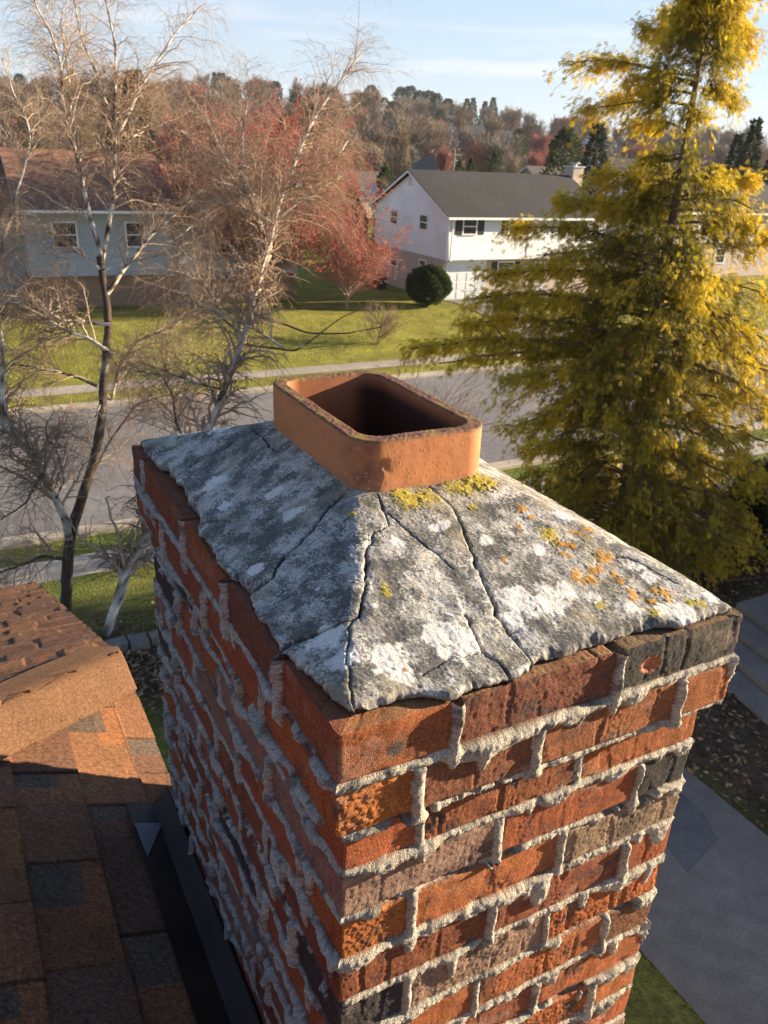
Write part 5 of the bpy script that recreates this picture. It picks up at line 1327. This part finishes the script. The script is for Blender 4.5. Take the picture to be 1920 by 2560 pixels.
# trees one can tell apart
for i, (key, px, yt, dep, wpx, nm, label) in enumerate((
    ('b1', 1010, 262, 92, 130, 'bare_tree', 'wide bare brown tree behind the tan house'),
    ('r1', 1118, 336, 118, 95, 'red_maple', 'reddish bare maple left of the utility pole'),
    ('r1', 1190, 322, 112, 105, 'red_maple', 'round red maple right of the utility pole'),
    ('r1', 1350, 345, 108, 85, 'red_maple', 'reddish maple in front of the dark paired evergreens'),
    ('t1', 1285, 350, 102, 85, 'bare_tree', 'pale tan bare tree beside the reddish maple'),
    ('e3', 1300, 322, 150, 62, 'evergreen', 'small dark round evergreen above the tan bare tree'),
    ('e3', 1418, 318, 74, 110, 'evergreen', 'big dark evergreen with lighter green top behind the white house chimney'),
    ('e1', 1500, 300, 70, 150, 'evergreen', 'big dark spruce right of the white house chimney'),
    ('e3', 1150, 400, 96, 40, 'evergreen', 'dark low evergreen beside the cream house gable'),
    ('e3', 1180, 392, 90, 36, 'evergreen', 'light green conical shrub tree above the white house ridge'),
    ('e3', 1240, 380, 98, 40, 'evergreen', 'dark small evergreen left of the low brown house'),
    ('e3', 965, 412, 62, 66, 'evergreen', 'dark evergreen left of the white house gable peak'),
    ('e1', 330, 172, 70, 175, 'evergreen', 'tall dark spruce behind the grey house roof'),
    ('e1', 268, 235, 76, 130, 'evergreen', 'shorter dark spruce left of the tall one behind the grey house'),
    ('e3', 720, 280, 72, 120, 'evergreen', 'olive green evergreen behind the leaning birch top'),
    ('e3', 782, 262, 80, 90, 'evergreen', 'dark olive evergreen right of the leaning birch stem'),
    ('b1', 480, 230, 74, 230, 'bare_tree', 'broad bare tan tree right of the tall spruce'),
    ('b2', 590, 250, 84, 180, 'bare_tree', 'grey bare tree above the grey house wing'),
    ('b1', 90, 205, 78, 250, 'bare_tree', 'broad bare brown tree at the far left behind the grey house'),
    ('t1', 190, 225, 90, 200, 'bare_tree', 'tan bare tree between the far left tree and the spruces'),
    ('b3', 880, 300, 100, 150, 'bare_tree', 'dark bare tree left of the wide brown tree'),
    ('r1', 880, 405, 64, 130, 'red_maple', 'low reddish tree behind the lawn beside the white house'),
    ('b2', 940, 330, 110, 120, 'bare_tree', 'slim grey bare tree behind the satellite dish'),
    ('e1', 1850, 330, 66, 110, 'spruce', 'dark spruce left of the pair at the right edge'),
    ('e1', 1895, 292, 62, 130, 'spruce', 'tallest dark spruce at the right edge above the black roof'),
    ('e1', 1960, 320, 64, 130, 'spruce', 'dark spruce cut by the right edge of the picture'),
    ('r1', 1600, 380, 84, 130, 'red_maple', 'reddish bare tree seen through the golden conifer'),
    ('t1', 1790, 410, 80, 120, 'bare_tree', 'tan bare tree right of the conifer trunk'),
    ('b1', 1545, 360, 95, 130, 'bare_tree', 'brown bare tree behind the big dark spruce'))):
    put_px(key, FARM[key], nm, px, yt, dep, wpx, label)

# the wooded hill: single trees, each an object
random.seed(77)
def hill_tree(key, nm, az, r, h, w, label, group):
    x, y = r * math.cos(R_(az)), r * math.sin(R_(az))
    put(key, FARM[key], nm, x, y, h, w, label, group)
LB = {'b1': 'brown leafless tree in the woods covering the far hillside', 'b2': 'grey leafless tree in the woods covering the far hillside', 'b3': 'dark leafless tree in the woods covering the far hillside',
      'r1': 'reddish budding tree in the woods covering the far hillside', 't1': 'pale tan leafless tree in the woods covering the far hillside', 'g1': 'yellow green budding tree in the woods covering the far hillside'}
for i in range(285):
    u = random.random(); az = random.uniform(34, 91)
    r = random.uniform(372, 432) if u < .42 else (random.uniform(250, 372) if u < .70 else random.uniform(125, 250))
    if az > 70 and r < 250 and random.random() < .3: r += 120
    key = random.choices(('b1', 'b2', 'b3', 'r1', 't1', 'g1'), (30, 30, 22, 7, 9, 2))[0]
    h = random.uniform(11, 16) * (.8 if r < 220 else 1); hill_tree(key, 'bare_tree', az, r, h, h * random.uniform(1.15, 1.55), LB[key], 'leafless woods on the far hillside')
def px_az(px, y=300):
    r = CF + (px - 960) / FPX * CR + (1280 - y) / FPX * CU; return math.degrees(math.atan2(r[1], r[0]))
for i, (px, key, h, r) in enumerate([(925, 'e2', 17, 405), (1000, 'e2', 18, 410), (1022, 'e2', 19, 412), (1048, 'e2', 17, 405), (1070, 'e2', 18, 414), (1088, 'e2', 17, 410), (1118, 'e2', 15, 400), (1180, 'e1', 17, 395), (1210, 'e1', 16, 385), (1230, 'e1', 18, 390), (1165, 'e1', 16, 330),
        (1392, 'e1', 13, 380), (1410, 'e1', 13, 384), (1425, 'e1', 12, 380), (540, 'e1', 17, 400), (556, 'e2', 17, 405), (575, 'e1', 15, 395), (190, 'e1', 17, 410), (640, 'e1', 15, 400), (690, 'e2', 14, 395), (810, 'e1', 15, 390), (835, 'e2', 14, 400), (960, 'e3', 12, 390), (905, 'e3', 12, 330), (980, 'e3', 12, 300), (60, 'e2', 15, 400), (1290, 'e1', 13, 380), (740, 'e3', 12, 300), (1460, 'e1', 12, 390), (1640, 'e1', 12, 400), (1700, 'e2', 12, 380), (350, 'e2', 17, 400), (1100, 'e3', 11, 300), (1340, 'e3', 11, 320)]):
    h *= .92; hill_tree(key, 'hill_evergreen', px_az(px), r, h, h * 1.35 * (.9 if key != 'e2' else 1.0), {'e1': 'dark pointed evergreen standing up out of the bare hillside woods', 'e2': 'dark flat topped pine on the skyline of the far hill', 'e3': 'rounded dark evergreen among the bare hillside woods'}[key], 'evergreens on the far hill')
# undergrowth and twigs between the trunks: nobody could count it
n = 120000
az = np.radians(rng.uniform(32, 93, n)); r = np.sqrt(rng.uniform(118 ** 2, 440 ** 2, n)); x, y = r * np.cos(az), r * np.sin(az)
hh = rng.random(n) ** 1.2 * 7.5 * (.6 + .6 * n2(x * .06, y * .06, 730)) * sst(100, 190, r)
V, F = leaves(np.stack([x, y, HZ(x, y) + hh], 1), rng.normal(size=(n, 3)) * .5 + UP, 1.0 + 1.6 * rng.random(n), .12 + .22 * rng.random(n))
tn = n2(x * .03, y * .03, 731)[:, None] * 1.4 + rng.random((n, 1)) * .6
c = lerp(np.array([.13, .095, .072]), np.array([.25, .16, .115]), np.clip(tn + .2, 0, 1)); c = np.where(rng.random((n, 1)) < .12, np.array([.045, .055, .03]), c)
tag(mesh_obj('woods_undergrowth', V, F, M_TWIG, None, np.repeat(c, 4, 0)), kind='stuff')
# far roofs among the trees
for i, (px, py, d) in enumerate(((1120, 300, 330), (1165, 335, 260), (1230, 352, 250), (1500, 350, 330), (560, 268, 330))):
    P = at(px, py, d); z = zat(P[0], P[1])
    small_house('hillside_house', P[0] - 6, P[0] + 6, P[1] - 4, P[1] + 4, z, z + 4.5, z + 7.2, M_WSID if i % 2 else M_GSID2, M_ROOFG,
                ('white hillside house below the skyline pines', 'pale hillside house above the red maples', 'white hillside house right of the red maples', 'pale hillside house near the right end of the ridge', 'pale hillside house above the grey house wing')[i], 2)

# faint evening haze in the valley air
hz = MB().box((-1490, -1490, -40), (2990, 2590, 48)).build('haze', None); tag(hz, kind='stuff')
hm_ = bpy.data.materials.new('haze air'); hm_.use_nodes = True; hn = hm_.node_tree.nodes; hn.remove(hn['Principled BSDF'])
hv = hn.new('ShaderNodeVolumePrincipled'); hv.inputs['Color'].default_value = (.90, .94, 1.0, 1); hv.inputs['Density'].default_value = .00015; hv.inputs['Anisotropy'].default_value = .2
hm_.node_tree.links.new(hv.outputs[0], hn['Material Output'].inputs['Volume']); hz.data.materials.append(hm_)
